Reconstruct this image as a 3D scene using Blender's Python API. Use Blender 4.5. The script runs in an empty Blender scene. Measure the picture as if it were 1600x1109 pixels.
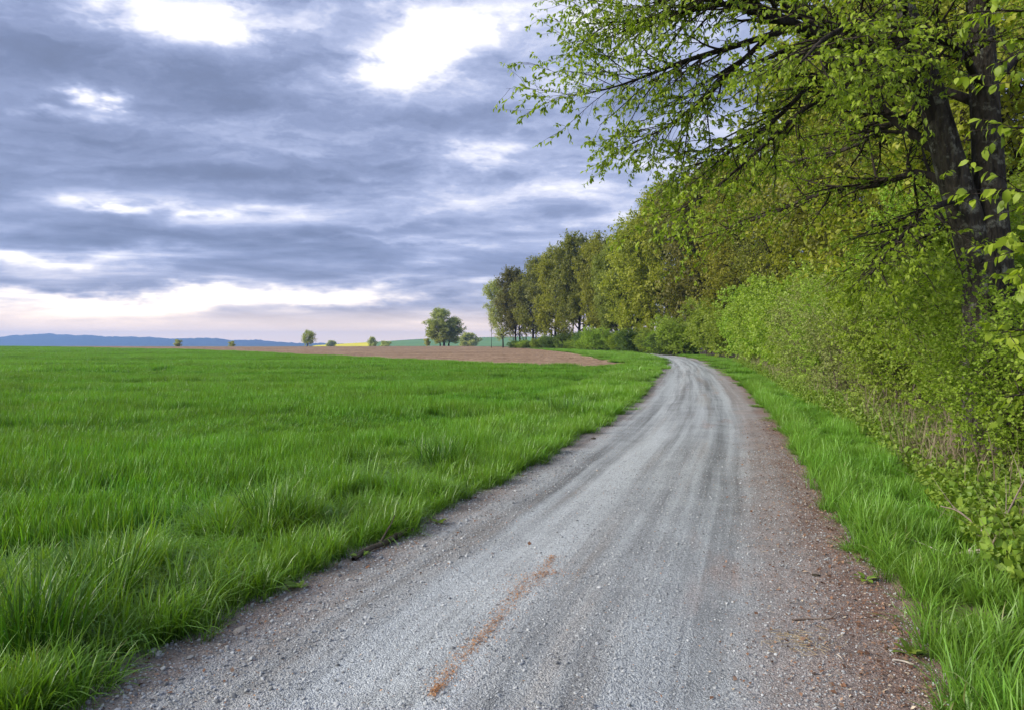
import bpy, math, random
import numpy as np
from mathutils import Vector

R = math.radians
S = bpy.context.scene
COL = S.collection

# ------------------------------------------------------------------ camera
EYE = 1.6
F = 1155.0            # focal length in photo pixels (1600 wide)
HY = 535.0            # eye level row in the photo
cam_d = bpy.data.cameras.new('camera')
cam = bpy.data.objects.new('camera', cam_d)
COL.objects.link(cam)
cam.location = (0, 0, EYE)
cam.rotation_euler = (R(90), 0, 0)
cam_d.sensor_fit = 'HORIZONTAL'
cam_d.sensor_width = 36
cam_d.lens = 36 * F / 1600
cam_d.shift_y = (HY - 554.5) / 1600
cam_d.clip_start = 0.05
cam_d.clip_end = 20000
S.camera = cam

# ------------------------------------------------------------------ render / exposure
S.view_settings.view_transform = 'Standard'
S.view_settings.look = 'None'
S.view_settings.gamma = 1
S.view_settings.use_curve_mapping = False
S.view_settings.exposure = 2.02
S.render.engine = 'CYCLES'
cy = S.cycles
cy.use_denoising = True
cy.max_bounces = 6
cy.diffuse_bounces = 3
cy.glossy_bounces = 1
cy.transmission_bounces = 4
cy.transparent_max_bounces = 4
cy.volume_bounces = 0
cy.caustics_reflective = False
cy.caustics_refractive = False

# ------------------------------------------------------------------ sun
SUN_AZ, SUN_EL = R(-104), R(28)      # azimuth from the view direction (+Y), clockwise
sdir = Vector((math.sin(SUN_AZ) * math.cos(SUN_EL), math.cos(SUN_AZ) * math.cos(SUN_EL), math.sin(SUN_EL)))
sun_d = bpy.data.lights.new('sun', 'SUN')
sun_d.energy = 1.5
sun_d.angle = R(35)
sun_d.color = (1.0, 0.94, 0.85)
sun = bpy.data.objects.new('sun', sun_d)
COL.objects.link(sun)
sun.rotation_euler = (-sdir).to_track_quat('-Z', 'Y').to_euler()
sun.location = (0, 0, 50)


# ------------------------------------------------------------------ node helpers
class NT:
    def __init__(self, tree):
        self.t = tree
        self.n = tree.nodes
        self.l = tree.links

    def new(self, kind, **kw):
        n = self.n.new(kind)
        for k, v in kw.items():
            setattr(n, k, v)
        return n

    def put(self, sock, v):
        if v is None:
            return
        if isinstance(v, bpy.types.NodeSocket):
            self.l.new(v, sock)
        else:
            if sock.type == 'RGBA' and len(v) == 3:
                v = (*v, 1)
            sock.default_value = v

    def m(self, op, a, b=None, c=None, clamp=False):
        n = self.new('ShaderNodeMath', operation=op, use_clamp=clamp)
        for s, v in zip(n.inputs, (a, b, c)):
            self.put(s, v)
        return n.outputs[0]

    def vm(self, op, a, b=None):
        n = self.new('ShaderNodeVectorMath', operation=op)
        self.put(n.inputs[0], a)
        if op == 'SCALE':
            self.put(n.inputs[3], b)
        else:
            self.put(n.inputs[1], b)
        return n.outputs['Value'] if op in ('LENGTH', 'DOT_PRODUCT') else n.outputs[0]

    def comb(self, x, y, z=0.0):
        n = self.new('ShaderNodeCombineXYZ')
        for s, v in zip(n.inputs, (x, y, z)):
            self.put(s, v)
        return n.outputs[0]

    def sep(self, v):
        n = self.new('ShaderNodeSeparateXYZ')
        self.put(n.inputs[0], v)
        return n.outputs

    def noise(self, vec, scale, detail=4, rough=0.5, dist=0.0, out='Fac', lac=2.0):
        n = self.new('ShaderNodeTexNoise')
        self.put(n.inputs['Vector'], vec)
        self.put(n.inputs['Scale'], scale)
        n.inputs['Detail'].default_value = detail
        n.inputs['Roughness'].default_value = rough
        n.inputs['Lacunarity'].default_value = lac
        n.inputs['Distortion'].default_value = dist
        return n.outputs[out]

    def voro(self, vec, scale, feature='F1', out='Distance', rnd=1.0):
        n = self.new('ShaderNodeTexVoronoi', feature=feature)
        self.put(n.inputs['Vector'], vec)
        self.put(n.inputs['Scale'], scale)
        n.inputs['Randomness'].default_value = rnd
        return n.outputs[out]

    def ramp(self, fac, stops, interp='LINEAR'):
        n = self.new('ShaderNodeValToRGB')
        self.put(n.inputs[0], fac)
        cr = n.color_ramp
        cr.interpolation = interp
        while len(cr.elements) < len(stops):
            cr.elements.new(0.5)
        for e, (p, c) in zip(cr.elements, stops):
            e.position = p
            if not isinstance(c, (tuple, list)):
                c = (c, c, c)
            e.color = (*c[:3], 1)
        return n.outputs[0]

    def mix(self, fac, a, b, blend='MIX'):
        n = self.new('ShaderNodeMix', data_type='RGBA', blend_type=blend)
        self.put(n.inputs[0], fac)
        self.put(n.inputs[6], a)
        self.put(n.inputs[7], b)
        return n.outputs[2]

    def rng(self, v, a, b, c=0.0, d=1.0, smooth=False):
        n = self.new('ShaderNodeMapRange')
        if smooth:
            n.interpolation_type = 'SMOOTHSTEP'
        for s, x in zip(n.inputs, (v, a, b, c, d)):
            self.put(s, x)
        return n.outputs[0]

    def bump(self, h, strength=0.5, dist=0.02):
        n = self.new('ShaderNodeBump')
        n.inputs['Strength'].default_value = strength
        n.inputs['Distance'].default_value = dist
        self.put(n.inputs['Height'], h)
        return n.outputs[0]


def lin(r, g, b):
    f = lambda c: c / 12.92 if c <= 0.04045 else ((c + 0.055) / 1.055) ** 2.4
    return tuple(f(c / 255) for c in (r, g, b))


# ------------------------------------------------------------------ world: Nishita sky behind a deck of broken cloud
W = bpy.data.worlds.new('World')
S.world = W
W.use_nodes = True
W.node_tree.nodes.clear()


def build_world():
    g = NT(W.node_tree)
    out = g.new('ShaderNodeOutputWorld')
    sky = g.new('ShaderNodeTexSky')
    sky.sky_type = 'NISHITA'
    sky.sun_disc = False
    sky.sun_elevation = SUN_EL
    sky.sun_rotation = SUN_AZ
    bg1 = g.new('ShaderNodeBackground')
    bg1.inputs[1].default_value = 0.05
    g.l.new(sky.outputs[0], bg1.inputs[0])
    d = g.new('ShaderNodeTexCoord').outputs['Generated']
    x, y, z = g.sep(d)
    az = g.m('ARCTAN2', x, y)
    el = g.m('ARCSINE', z)
    elp = g.m('MAXIMUM', el, 0.0)
    # cloud-deck coordinates
    inv = g.m('DIVIDE', 1.0, g.m('ADD', g.m('MAXIMUM', z, 0.0), 0.10))
    p2 = g.comb(g.m('MULTIPLY', g.m('MULTIPLY', x, 0.55), inv), g.m('MULTIPLY', y, inv), 0.0)
    ae = g.comb(az, el, 0.0)
    wob = g.vm('SUBTRACT', g.noise(g.vm('MULTIPLY', ae, (6.0, 13.0, 1.0)), 1.0, 5, 0.6, out='Color'), (0.5, 0.5, 0.5))
    pw = g.vm('ADD', p2, g.vm('SCALE', wob, 0.55))
    n1 = g.noise(pw, 1.25, 8, 0.55, dist=0.15)
    n2 = g.noise(g.vm('ADD', pw, (7.3, 2.1, 0)), 3.3, 5, 0.6)
    # streaks low over the horizon, laid along the bearing
    st = g.noise(g.vm('MULTIPLY', ae, (3.5, 27.0, 1.0)), 1.0, 5, 0.58, dist=0.35)
    low = g.rng(elp, 0.06, 0.24, 0.7, 0.0, True)
    dens = g.m('ADD', g.m('MULTIPLY', n1, 0.76), g.m('MULTIPLY', n2, 0.24))
    dens = g.m('ADD', g.m('MULTIPLY', dens, g.m('SUBTRACT', 1.0, low)), g.m('MULTIPLY', st, low))
    # ragged bearing coordinates for the individual breaks in the cloud
    aw = g.vm('ADD', ae, g.vm('MULTIPLY', wob, (0.24, 0.095, 0.0)))

    def blob(tot, px, py, sx, sy, amp):
        a0 = math.atan((px - 800) / F)
        e0 = math.atan((HY - py) / F * math.cos(a0))
        ma = g.new('ShaderNodeVectorMath', operation='MULTIPLY_ADD')
        g.put(ma.inputs[0], aw)
        ma.inputs[1].default_value = (F / sx, F / sy, 0)
        ma.inputs[2].default_value = (-a0 * F / sx, -e0 * F / sy, 0)
        r2 = g.vm('DOT_PRODUCT', ma.outputs[0], ma.outputs[0])
        return g.m('MULTIPLY_ADD', g.m('POWER', 0.3679, r2), amp, tot)

    tot = 0.0
    for b in (
        # thin or open cloud (negative density)
        (705, 45, 75, 34, -0.46), (640, 85, 85, 30, -0.44), (585, 112, 70, 26, -0.38), (245, 28, 85, 24, -0.40), (340, 48, 50, 14, -0.30), (140, 152, 30, 15, -0.62), (95, 185, 50, 8, -0.25), (735, 232, 85, 17, -0.34),
        (890, 277, 85, 24, -0.28), (190, 312, 70, 8, -0.36), (335, 320, 50, 7, -0.22), (520, 290, 160, 10, -0.14), (600, 372, 200, 7, -0.18), (90, 398, 200, 12, -0.32), (900, 342, 120, 12, -0.22),
        (60, 478, 260, 26, -0.50), (270, 466, 260, 14, -0.22), (420, 462, 260, 12, -0.28), (900, 60, 170, 100, -0.14), (600, 345, 130, 10, -0.16), (250, 512, 400, 10, -0.12), (640, 455, 180, 8, -0.14),
        # thick cloud
        (400, 150, 210, 60, 0.20), (60, 80, 150, 48, 0.18), (240, 245, 330, 36, 0.18), (600, 200, 120, 36, 0.14), (60, 350, 260, 24, 0.12), (500, 385, 330, 34, 0.17), (60, 437, 200, 10, 0.14),
        (850, 190, 80, 26, 0.10), (560, 478, 250, 8, 0.16),
    ):
        tot = blob(tot, *b)
    dens = g.m('ADD', g.m('MULTIPLY_ADD', g.m('SUBTRACT', dens, 0.5), 2.5, 0.54), tot)
    # light coming through the cloud against its thickness
    col = g.ramp(dens, [(0.0, (0.39, 0.39, 0.395)), (0.18, (0.295, 0.292, 0.305)), (0.31, (0.200, 0.208, 0.252)), (0.46, (0.122, 0.139, 0.200)),
                        (0.62, (0.080, 0.096, 0.150)), (0.82, (0.055, 0.068, 0.110)), (1.0, (0.048, 0.059, 0.094))])
    # warm air near the horizon
    warm = g.rng(elp, 0.0, 0.12, 0.9, 0.0, True)
    col = g.mix(warm, col, g.mix(1.0, col, (1.22, 1.02, 0.80), 'MULTIPLY'))
    hz = g.rng(elp, 0.0, 0.055, 0.9, 0.0, True)
    col = g.mix(hz, col, (0.52, 0.385, 0.255))
    bg2 = g.new('ShaderNodeBackground')
    g.put(bg2.inputs[0], col)
    bg2.inputs[1].default_value = 1.0
    mx = g.new('ShaderNodeMixShader')
    g.put(mx.inputs[0], g.rng(dens, 0.0, 0.25, 0.86, 0.98))
    g.l.new(bg1.outputs[0], mx.inputs[1])
    g.l.new(bg2.outputs[0], mx.inputs[2])
    g.l.new(mx.outputs[0], out.inputs[0])
    W.cycles.sampling_method = 'MANUAL'
    W.cycles.sample_map_resolution = 512


build_world()


# ------------------------------------------------------------------ mesh helpers
def tag(o, label=None, cat=None, group=None, kind=None):
    if label:
        o['label'] = label
    if cat:
        o['category'] = cat
    if group:
        o['group'] = group
    if kind:
        o['kind'] = kind
    return o


def mesh_np(name, V, faces, mat=None, attrs=None, smooth=False):
    """faces: list of (F,k) index arrays"""
    me = bpy.data.meshes.new(name)
    V = np.ascontiguousarray(V, dtype=np.float32)
    me.vertices.add(len(V))
    me.vertices.foreach_set('co', V.ravel())
    loops = np.concatenate([f.ravel() for f in faces]).astype(np.int32)
    sizes = np.concatenate([np.full(len(f), f.shape[1], dtype=np.int32) for f in faces])
    starts = np.concatenate([[0], np.cumsum(sizes)[:-1]]).astype(np.int32)
    me.loops.add(len(loops))
    me.loops.foreach_set('vertex_index', loops)
    me.polygons.add(len(sizes))
    me.polygons.foreach_set('loop_start', starts)
    if smooth:
        me.polygons.foreach_set('use_smooth', np.ones(len(sizes), dtype=bool))
    if attrs:
        for k, a in attrs.items():
            a = np.ascontiguousarray(a, dtype=np.float32)
            if a.ndim == 1:
                at = me.attributes.new(k, 'FLOAT', 'POINT')
                at.data.foreach_set('value', a)
            else:
                at = me.attributes.new(k, 'FLOAT_VECTOR', 'POINT')
                at.data.foreach_set('vector', a.ravel())
    me.update(calc_edges=True)
    if mat:
        me.materials.append(mat)
    return me


def link(name, me, parent=None):
    o = bpy.data.objects.new(name, me)
    COL.objects.link(o)
    if parent:
        o.parent = parent
    return o


def empty(name, loc, rz=0.0, sc=1.0):
    o = bpy.data.objects.new(name, None)
    COL.objects.link(o)
    o.empty_display_size = 0.3
    o.location = loc
    o.rotation_euler = (0, 0, rz)
    o.scale = (sc, sc, sc) if not isinstance(sc, tuple) else sc
    return o


def norm(v):
    return v / np.maximum(np.linalg.norm(v, axis=-1, keepdims=True), 1e-9)


def grid_mesh(name, P, mat, attrs=None, smooth=True):
    """P (a,b,3)"""
    a, b, _ = P.shape
    i = np.arange(a * b).reshape(a, b)
    f = np.stack([i[:-1, :-1], i[:-1, 1:], i[1:, 1:], i[1:, :-1]], -1).reshape(-1, 4)
    return mesh_np(name, P.reshape(-1, 3), [f], mat, attrs, smooth)


def tubes(groups):
    """groups: list of (pts(M,N,3), rad(M,N), sides) -> V, faces"""
    Vs, Fs, off = [], [], 0
    for pts, rad, ns in groups:
        M, N, _ = pts.shape
        tan = np.empty_like(pts)
        tan[:, 1:-1] = pts[:, 2:] - pts[:, :-2]
        tan[:, 0] = pts[:, 1] - pts[:, 0]
        tan[:, -1] = pts[:, -1] - pts[:, -2]
        tan = norm(tan)
        ref = np.where(np.abs(tan[:, :1, 2:3]) > 0.85, np.array([1.0, 0.2, 0]), np.array([0, 0, 1.0]))
        s = norm(np.cross(tan, np.broadcast_to(ref, tan.shape)))
        t = np.cross(s, tan)
        a = np.linspace(0, 2 * np.pi, ns, endpoint=False)
        ring = s[:, :, None] * np.cos(a)[None, None, :, None] + t[:, :, None] * np.sin(a)[None, None, :, None]
        V = pts[:, :, None] + ring * rad[:, :, None, None]
        idx = np.arange(M * N * ns).reshape(M, N, ns) + off
        j = np.roll(idx, -1, axis=2)
        f = np.stack([idx[:, :-1], j[:, :-1], j[:, 1:], idx[:, 1:]], -1).reshape(-1, 4)
        Vs.append(V.reshape(-1, 3))
        Fs.append(f)
        off += M * N * ns
    return np.concatenate(Vs), Fs


def sweep(rng, p0, d0, L, N, wob, trop):
    pts = [p0]
    d = d0.copy()
    step = (L / (N - 1))[:, None]
    for _ in range(N - 1):
        pts.append(pts[-1] + d * step)
        d = norm(d + rng.normal(0, wob, d.shape) + np.array([0, 0, trop]))
    return np.stack(pts, 1)


def children(rng, pts, rad, K, t0, t1, ang, asd, lens, radf, N, wob, trop, taper=0.35, shape=None, rmin=0.0, flat=0.0):
    """lens: (lo,hi) metres, scaled by shape(t)"""
    M, NP, _ = pts.shape
    k = np.arange(K)[None, :]
    t = t0 + (t1 - t0) * (k + rng.random((M, K))) / K
    fi = np.clip(t * (NP - 1), 0, NP - 1.001)
    i0 = fi.astype(int)
    w = (fi - i0)[..., None]
    m = np.arange(M)[:, None]
    p = pts[m, i0] * (1 - w) + pts[m, i0 + 1] * w
    r = rad[m, i0] * (1 - w[..., 0]) + rad[m, i0 + 1] * w[..., 0]
    tan = norm(pts[m, i0 + 1] - pts[m, i0])
    ref = np.where(np.abs(tan[..., 2:3]) > 0.9, np.array([1.0, 0, 0]), np.array([0, 0, 1.0]))
    s = norm(np.cross(tan, ref))
    u = np.cross(s, tan)
    az = k * 2.4 + rng.random((M, 1)) * 6.28 + rng.normal(0, 0.5, (M, K))
    if flat:
        az = np.where(rng.random((M, K)) < flat, np.where(k % 2 == 0, 0.0, np.pi) + rng.normal(0, 0.45, (M, K)), az)
    a = np.clip(rng.normal(ang, asd, (M, K)), 0.15, 1.9)
    d = tan * np.cos(a)[..., None] + (s * np.cos(az)[..., None] + u * np.sin(az)[..., None]) * np.sin(a)[..., None]
    L = rng.uniform(lens[0], lens[1], (M, K))
    if shape is not None:
        L = L * shape(t)
    q = sweep(rng, p.reshape(-1, 3), norm(d).reshape(-1, 3), L.ravel(), N, wob, trop)
    r0 = np.maximum(r.ravel() * radf, rmin)
    rr = r0[:, None] * np.linspace(1, taper, N)[None, :]
    return q, rr


LEAF2 = (np.array([[0, 0, 0], [-.5, .45, .10], [.5, .45, .10], [0, 1, -.12]]), [[(0, 2, 3), (0, 3, 1)]])
LEAF4 = (np.array([[0, 0, 0], [-.36, .25, .07], [.36, .25, .07], [-.38, .62, .03], [.38, .62, .03], [0, 1, -.16]]), [[(0, 2, 1), (3, 4, 5)], [(1, 2, 4, 3)]])


def leaf_arrays(rng, base, ldir, nrm, size, width=0.6, tmpl=LEAF2, rnd=None):
    T, FS = tmpl
    ldir = norm(ldir)
    side = norm(np.cross(ldir, nrm))
    up = np.cross(side, ldir)
    n = len(base)
    s = size[:, None, None]
    V = base[:, None] + s * (T[None, :, 0:1] * width * side[:, None] + T[None, :, 1:2] * ldir[:, None] + T[None, :, 2:3] * up[:, None])
    k = len(T)
    faces = []
    for fs in FS:
        fa = np.array(fs)
        faces.append((np.arange(n)[:, None, None] * k + fa[None]).reshape(-1, fa.shape[1]))
    if rnd is None:
        rnd = rng.random(n)
    return V.reshape(-1, 3), faces, np.repeat(rnd, k)


def leaves_on(rng, pts, per, size, t0=0.15, droop=0.35, spread=0.7, jitter=0.0, width=0.6, tmpl=LEAF2, outward=1.0):
    M, N, _ = pts.shape
    t = t0 + (1 - t0) * rng.random((M, per))
    fi = np.clip(t * (N - 1), 0, N - 1.001)
    i0 = fi.astype(int)
    w = (fi - i0)[..., None]
    m = np.arange(M)[:, None]
    p = (pts[m, i0] * (1 - w) + pts[m, i0 + 1] * w).reshape(-1, 3)
    tan = norm(pts[m, i0 + 1] - pts[m, i0]).reshape(-1, 3)
    n = len(p)
    if jitter:
        p = p + rng.normal(0, jitter, p.shape)
    d = norm(tan * 0.6 + norm(rng.normal(0, 1, (n, 3))) * spread + np.array([0, 0, -droop]))
    outw = norm(p - p.mean(0))
    nr = norm(np.array([0, 0, 0.55]) + outw * 0.5 * outward + rng.normal(0, 0.55, (n, 3)))
    sz = rng.uniform(size[0], size[1], n)
    clump = np.repeat(rng.random(M), per)
    rnd = np.clip(0.5 * clump + 0.5 * rng.random(n), 0, 1)
    return leaf_arrays(rng, p, d, nr, sz, width, tmpl, rnd)


def join_leaves(parts):
    V, Fs, A, off = [], {}, [], 0
    for v, f, a in parts:
        V.append(v)
        A.append(a)
        for x in f:
            Fs.setdefault(x.shape[1], []).append(x + off)
        off += len(v)
    return np.concatenate(V), [np.concatenate(x) for x in Fs.values()], np.concatenate(A)


def vnoise(x, y, seed=0):
    """smooth value noise in [0,1]"""
    xi, yi = np.floor(x).astype(np.int64), np.floor(y).astype(np.int64)
    fx, fy = x - xi, y - yi
    fx, fy = fx * fx * (3 - 2 * fx), fy * fy * (3 - 2 * fy)

    def h(i, j):
        n = (i * 374761393 + j * 668265263 + seed * 974634777) & 0x7fffffff
        n = ((n ^ (n >> 13)) * 1274126177) & 0x7fffffff
        return ((n ^ (n >> 16)) & 0xffff) / 65535.0
    a = h(xi, yi) * (1 - fx) + h(xi + 1, yi) * fx
    b = h(xi, yi + 1) * (1 - fx) + h(xi + 1, yi + 1) * fx
    return a * (1 - fy) + b * fy


def fbm(x, y, seed=0, o=3):
    s, a, t = 0, 1, 0
    for i in range(o):
        s = s + a * vnoise(x * 2 ** i, y * 2 ** i, seed + i)
        t += a
        a *= 0.5
    return s / t


def P(px, py, d):
    return np.array([(px - 800) / F * d, d, EYE - (py - HY) / F * d])


def gd(py):
    return EYE * F / (py - HY)


# ------------------------------------------------------------------ materials
def mat(name):
    m = bpy.data.materials.new(name)
    m.use_nodes = True
    m.node_tree.nodes.clear()
    g = NT(m.node_tree)
    out = g.new('ShaderNodeOutputMaterial')
    return m, g, out


def leaf_mat(name, c0, c1, c2, trans=0.4, rough=0.5, tcol=None, spec=0.35, obj_var=0.25):
    m, g, out = mat(name)
    a = g.new('ShaderNodeAttribute', attribute_name='rnd').outputs['Fac']
    col = g.ramp(a, [(0.05, c0), (0.5, c1), (0.95, c2)])
    oi = g.new('ShaderNodeObjectInfo').outputs['Random']
    hs = g.new('ShaderNodeHueSaturation')
    g.put(hs.inputs['Color'], col)
    g.put(hs.inputs['Hue'], g.rng(oi, 0, 1, 0.5 - 0.07 * obj_var, 0.5 + 0.07 * obj_var))
    g.put(hs.inputs['Value'], g.rng(oi, 0, 1, 1 - obj_var, 1 + obj_var))
    col = hs.outputs[0]
    pb = g.new('ShaderNodeBsdfPrincipled')
    g.put(pb.inputs['Base Color'], col)
    pb.inputs['Roughness'].default_value = rough
    pb.inputs['Specular IOR Level'].default_value = spec
    tr = g.new('ShaderNodeBsdfTranslucent')
    g.put(tr.inputs[0], g.mix(1.0, col, tcol or (1.12, 1.2, 0.5), 'MULTIPLY'))
    mx = g.new('ShaderNodeMixShader')
    mx.inputs[0].default_value = trans
    g.l.new(pb.outputs[0], mx.inputs[1])
    g.l.new(tr.outputs[0], mx.inputs[2])
    g.l.new(mx.outputs[0], out.inputs[0])
    return m


def bark_mat(name, c0, c1, lichen=None, scale=9.0):
    m, g, out = mat(name)
    co = g.new('ShaderNodeTexCoord').outputs['Object']
    st = g.vm('MULTIPLY', co, (1, 1, 0.28))
    n = g.noise(st, scale, 6, 0.62)
    col = g.ramp(n, [(0.3, c0), (0.7, c1)])
    if lichen:
        ln = g.noise(co, 7.5, 7, 0.7)
        col = g.mix(g.rng(ln, 0.53, 0.64, 0, 0.8), col, lichen)
    pb = g.new('ShaderNodeBsdfPrincipled')
    g.put(pb.inputs['Base Color'], col)
    pb.inputs['Roughness'].default_value = 0.9
    pb.inputs['Specular IOR Level'].default_value = 0.15
    g.put(pb.inputs['Normal'], g.bump(g.m('ADD', n, g.m('MULTIPLY', g.voro(st, scale * 2.2), 0.6)), 1.0, 0.04))
    g.l.new(pb.outputs[0], out.inputs[0])
    return m


def grass_mat(name, base, mid, tip, trans=0.35, rough=0.42, spec=0.4, patch=None):
    m, g, out = mat(name)
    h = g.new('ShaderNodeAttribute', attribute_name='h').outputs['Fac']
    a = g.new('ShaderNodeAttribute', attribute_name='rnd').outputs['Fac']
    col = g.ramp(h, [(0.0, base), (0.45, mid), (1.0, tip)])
    hs = g.new('ShaderNodeHueSaturation')
    g.put(hs.inputs['Color'], col)
    oi = g.new('ShaderNodeObjectInfo').outputs['Random']
    pos = g.new('ShaderNodeNewGeometry').outputs['Position']
    pn = g.noise(g.vm('MULTIPLY', pos, (1.0, 1.0, 0.0)), 0.35, 4, 0.55)
    pn2 = g.noise(g.vm('MULTIPLY', pos, (0.03, 0.07, 0.0)), 1.0, 4, 0.55)
    g.put(hs.inputs['Hue'], g.m('ADD', g.rng(a, 0, 1, 0.488, 0.508), g.rng(pn, 0.3, 0.7, -0.008, 0.010)))
    g.put(hs.inputs['Value'], g.m('MULTIPLY', g.m('MULTIPLY', g.rng(a, 0, 1, 0.72, 1.28), g.rng(oi, 0, 1, 0.88, 1.12)),
                                  g.m('MULTIPLY', g.rng(pn, 0.3, 0.7, 0.9, 1.1), g.rng(pn2, 0.35, 0.65, 0.85, 1.15))))
    col = hs.outputs[0]
    if patch:
        col = g.mix(g.rng(a, 0.955, 0.965, 0, 0.75), col, patch)
    pb = g.new('ShaderNodeBsdfPrincipled')
    g.put(pb.inputs['Base Color'], col)
    pb.inputs['Roughness'].default_value = rough
    pb.inputs['Specular IOR Level'].default_value = spec
    tr = g.new('ShaderNodeBsdfTranslucent')
    g.put(tr.inputs[0], g.mix(1.0, col, (1.35, 1.2, 0.5), 'MULTIPLY'))
    mx = g.new('ShaderNodeMixShader')
    mx.inputs[0].default_value = trans
    g.l.new(pb.outputs[0], mx.inputs[1])
    g.l.new(tr.outputs[0], mx.inputs[2])
    g.l.new(mx.outputs[0], out.inputs[0])
    return m


def plain_mat(name, stops, scale=3.0, stretch=(1, 1, 1), rough=0.9, bump=0.4, bdist=0.03, spec=0.2, use_random=False):
    m, g, out = mat(name)
    co = g.new('ShaderNodeTexCoord').outputs['Object']
    co = g.vm('MULTIPLY', co, stretch)
    n = g.noise(co, scale, 7, 0.62)
    col = g.ramp(n, stops)
    if use_random:
        oi = g.new('ShaderNodeObjectInfo').outputs['Random']
        col = g.ramp(oi, stops)
    pb = g.new('ShaderNodeBsdfPrincipled')
    g.put(pb.inputs['Base Color'], col)
    pb.inputs['Roughness'].default_value = rough
    pb.inputs['Specular IOR Level'].default_value = spec
    if bump:
        g.put(pb.inputs['Normal'], g.bump(n, bump, bdist))
    g.l.new(pb.outputs[0], out.inputs[0])
    return m


M_ground = plain_mat('meadow_soil', [(0.35, (0.035, 0.05, 0.018)), (0.55, (0.05, 0.085, 0.022)), (0.7, (0.075, 0.07, 0.04))], 1.3)
M_wheatsoil = plain_mat('crop_ground', [(0.3, (0.054, 0.156, 0.026)), (0.7, (0.078, 0.204, 0.036))], 0.8)
M_litter = plain_mat('leaf_litter', [(0.3, (0.05, 0.035, 0.024)), (0.5, (0.10, 0.07, 0.048)), (0.7, (0.17, 0.13, 0.09))], 7.0, bump=0.9, bdist=0.05)


def plough_mat():
    m, g, out = mat('ploughed_soil')
    co = g.new('ShaderNodeTexCoord').outputs['Object']
    n1 = g.noise(g.vm('MULTIPLY', co, (0.5, 1.0, 1.0)), 0.9, 8, 0.7)
    n2 = g.noise(g.vm('MULTIPLY', co, (0.05, 0.16, 1.0)), 1.0, 5, 0.6)
    n3 = g.voro(co, 2.6)
    k = g.m('ADD', g.m('ADD', g.m('MULTIPLY', n1, 0.55), g.m('MULTIPLY', n2, 0.30)), g.m('MULTIPLY', n3, 0.20))
    col = g.ramp(k, [(0.38, (0.10, 0.062, 0.036)), (0.50, (0.23, 0.15, 0.092)), (0.60, (0.33, 0.23, 0.15)), (0.72, (0.45, 0.34, 0.24))])
    pb = g.new('ShaderNodeBsdfPrincipled')
    g.put(pb.inputs['Base Color'], col)
    pb.inputs['Roughness'].default_value = 0.95
    pb.inputs['Specular IOR Level'].default_value = 0.1
    g.put(pb.inputs['Normal'], g.bump(k, 1.0, 0.25))
    g.l.new(pb.outputs[0], out.inputs[0])
    return m


M_plough = plough_mat()
M_rape = plain_mat('rapeseed_bloom', [(0.3, (0.55, 0.50, 0.02)), (0.7, (0.72, 0.64, 0.03))], 0.05)
M_fargreen = plain_mat('distant_crop', [(0.3, (0.10, 0.21, 0.07)), (0.7, (0.14, 0.26, 0.10))], 0.02)
M_farbrown = plain_mat('distant_soil', [(0.3, (0.20, 0.15, 0.12)), (0.7, (0.28, 0.2, 0.16))], 0.02)
M_hill = plain_mat('distant_forest', [(0.35, (0.014, 0.026, 0.016)), (0.65, (0.03, 0.05, 0.026))], 0.012, bump=0)
M_stone = plain_mat('crushed_stone', [(0.0, (0.15, 0.155, 0.155)), (0.3, (0.29, 0.30, 0.30)), (0.8, (0.41, 0.425, 0.42)), (1.0, (0.50, 0.51, 0.50))], 3.0, use_random=True, bump=0)
M_flake = plain_mat('orange_catkins', [(0.0, (0.20, 0.095, 0.042)), (0.5, (0.40, 0.195, 0.085)), (1.0, (0.52, 0.31, 0.16))], 3.0, use_random=True, bump=0)
M_brown = plain_mat('dead_leaf_bits', [(0.0, (0.07, 0.035, 0.022)), (0.5, (0.20, 0.105, 0.06)), (0.85, (0.32, 0.20, 0.13)), (1.0, (0.50, 0.42, 0.30))], 3.0, use_random=True, bump=0)
M_straw = plain_mat('straw', [(0.3, (0.34, 0.25, 0.12)), (0.7, (0.5, 0.40, 0.24))], 20.0, bump=0)
M_twig = plain_mat('dry_twig', [(0.3, (0.14, 0.10, 0.075)), (0.7, (0.32, 0.26, 0.21))], 12.0, bump=0.3, bdist=0.004)
M_palebranch = plain_mat('bleached_branch', [(0.3, (0.24, 0.21, 0.17)), (0.7, (0.48, 0.43, 0.37))], 14.0, bump=0.3, bdist=0.004)
M_log = plain_mat('rotten_log', [(0.3, (0.03, 0.022, 0.016)), (0.6, (0.10, 0.085, 0.06)), (0.8, (0.22, 0.2, 0.16))], 16.0, bump=0.9, bdist=0.02)

M_bark_big = bark_mat('hornbeam_bark', (0.016, 0.013, 0.010), (0.105, 0.090, 0.068), lichen=(0.27, 0.27, 0.21), scale=17.0)
M_bark = bark_mat('tree_bark', (0.016, 0.013, 0.010), (0.058, 0.048, 0.037))
M_branch = bark_mat('twig_bark', (0.025, 0.02, 0.015), (0.06, 0.048, 0.036))
M_shrubstem = bark_mat('shrub_stem_bark', (0.07, 0.055, 0.042), (0.17, 0.135, 0.105))

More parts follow.
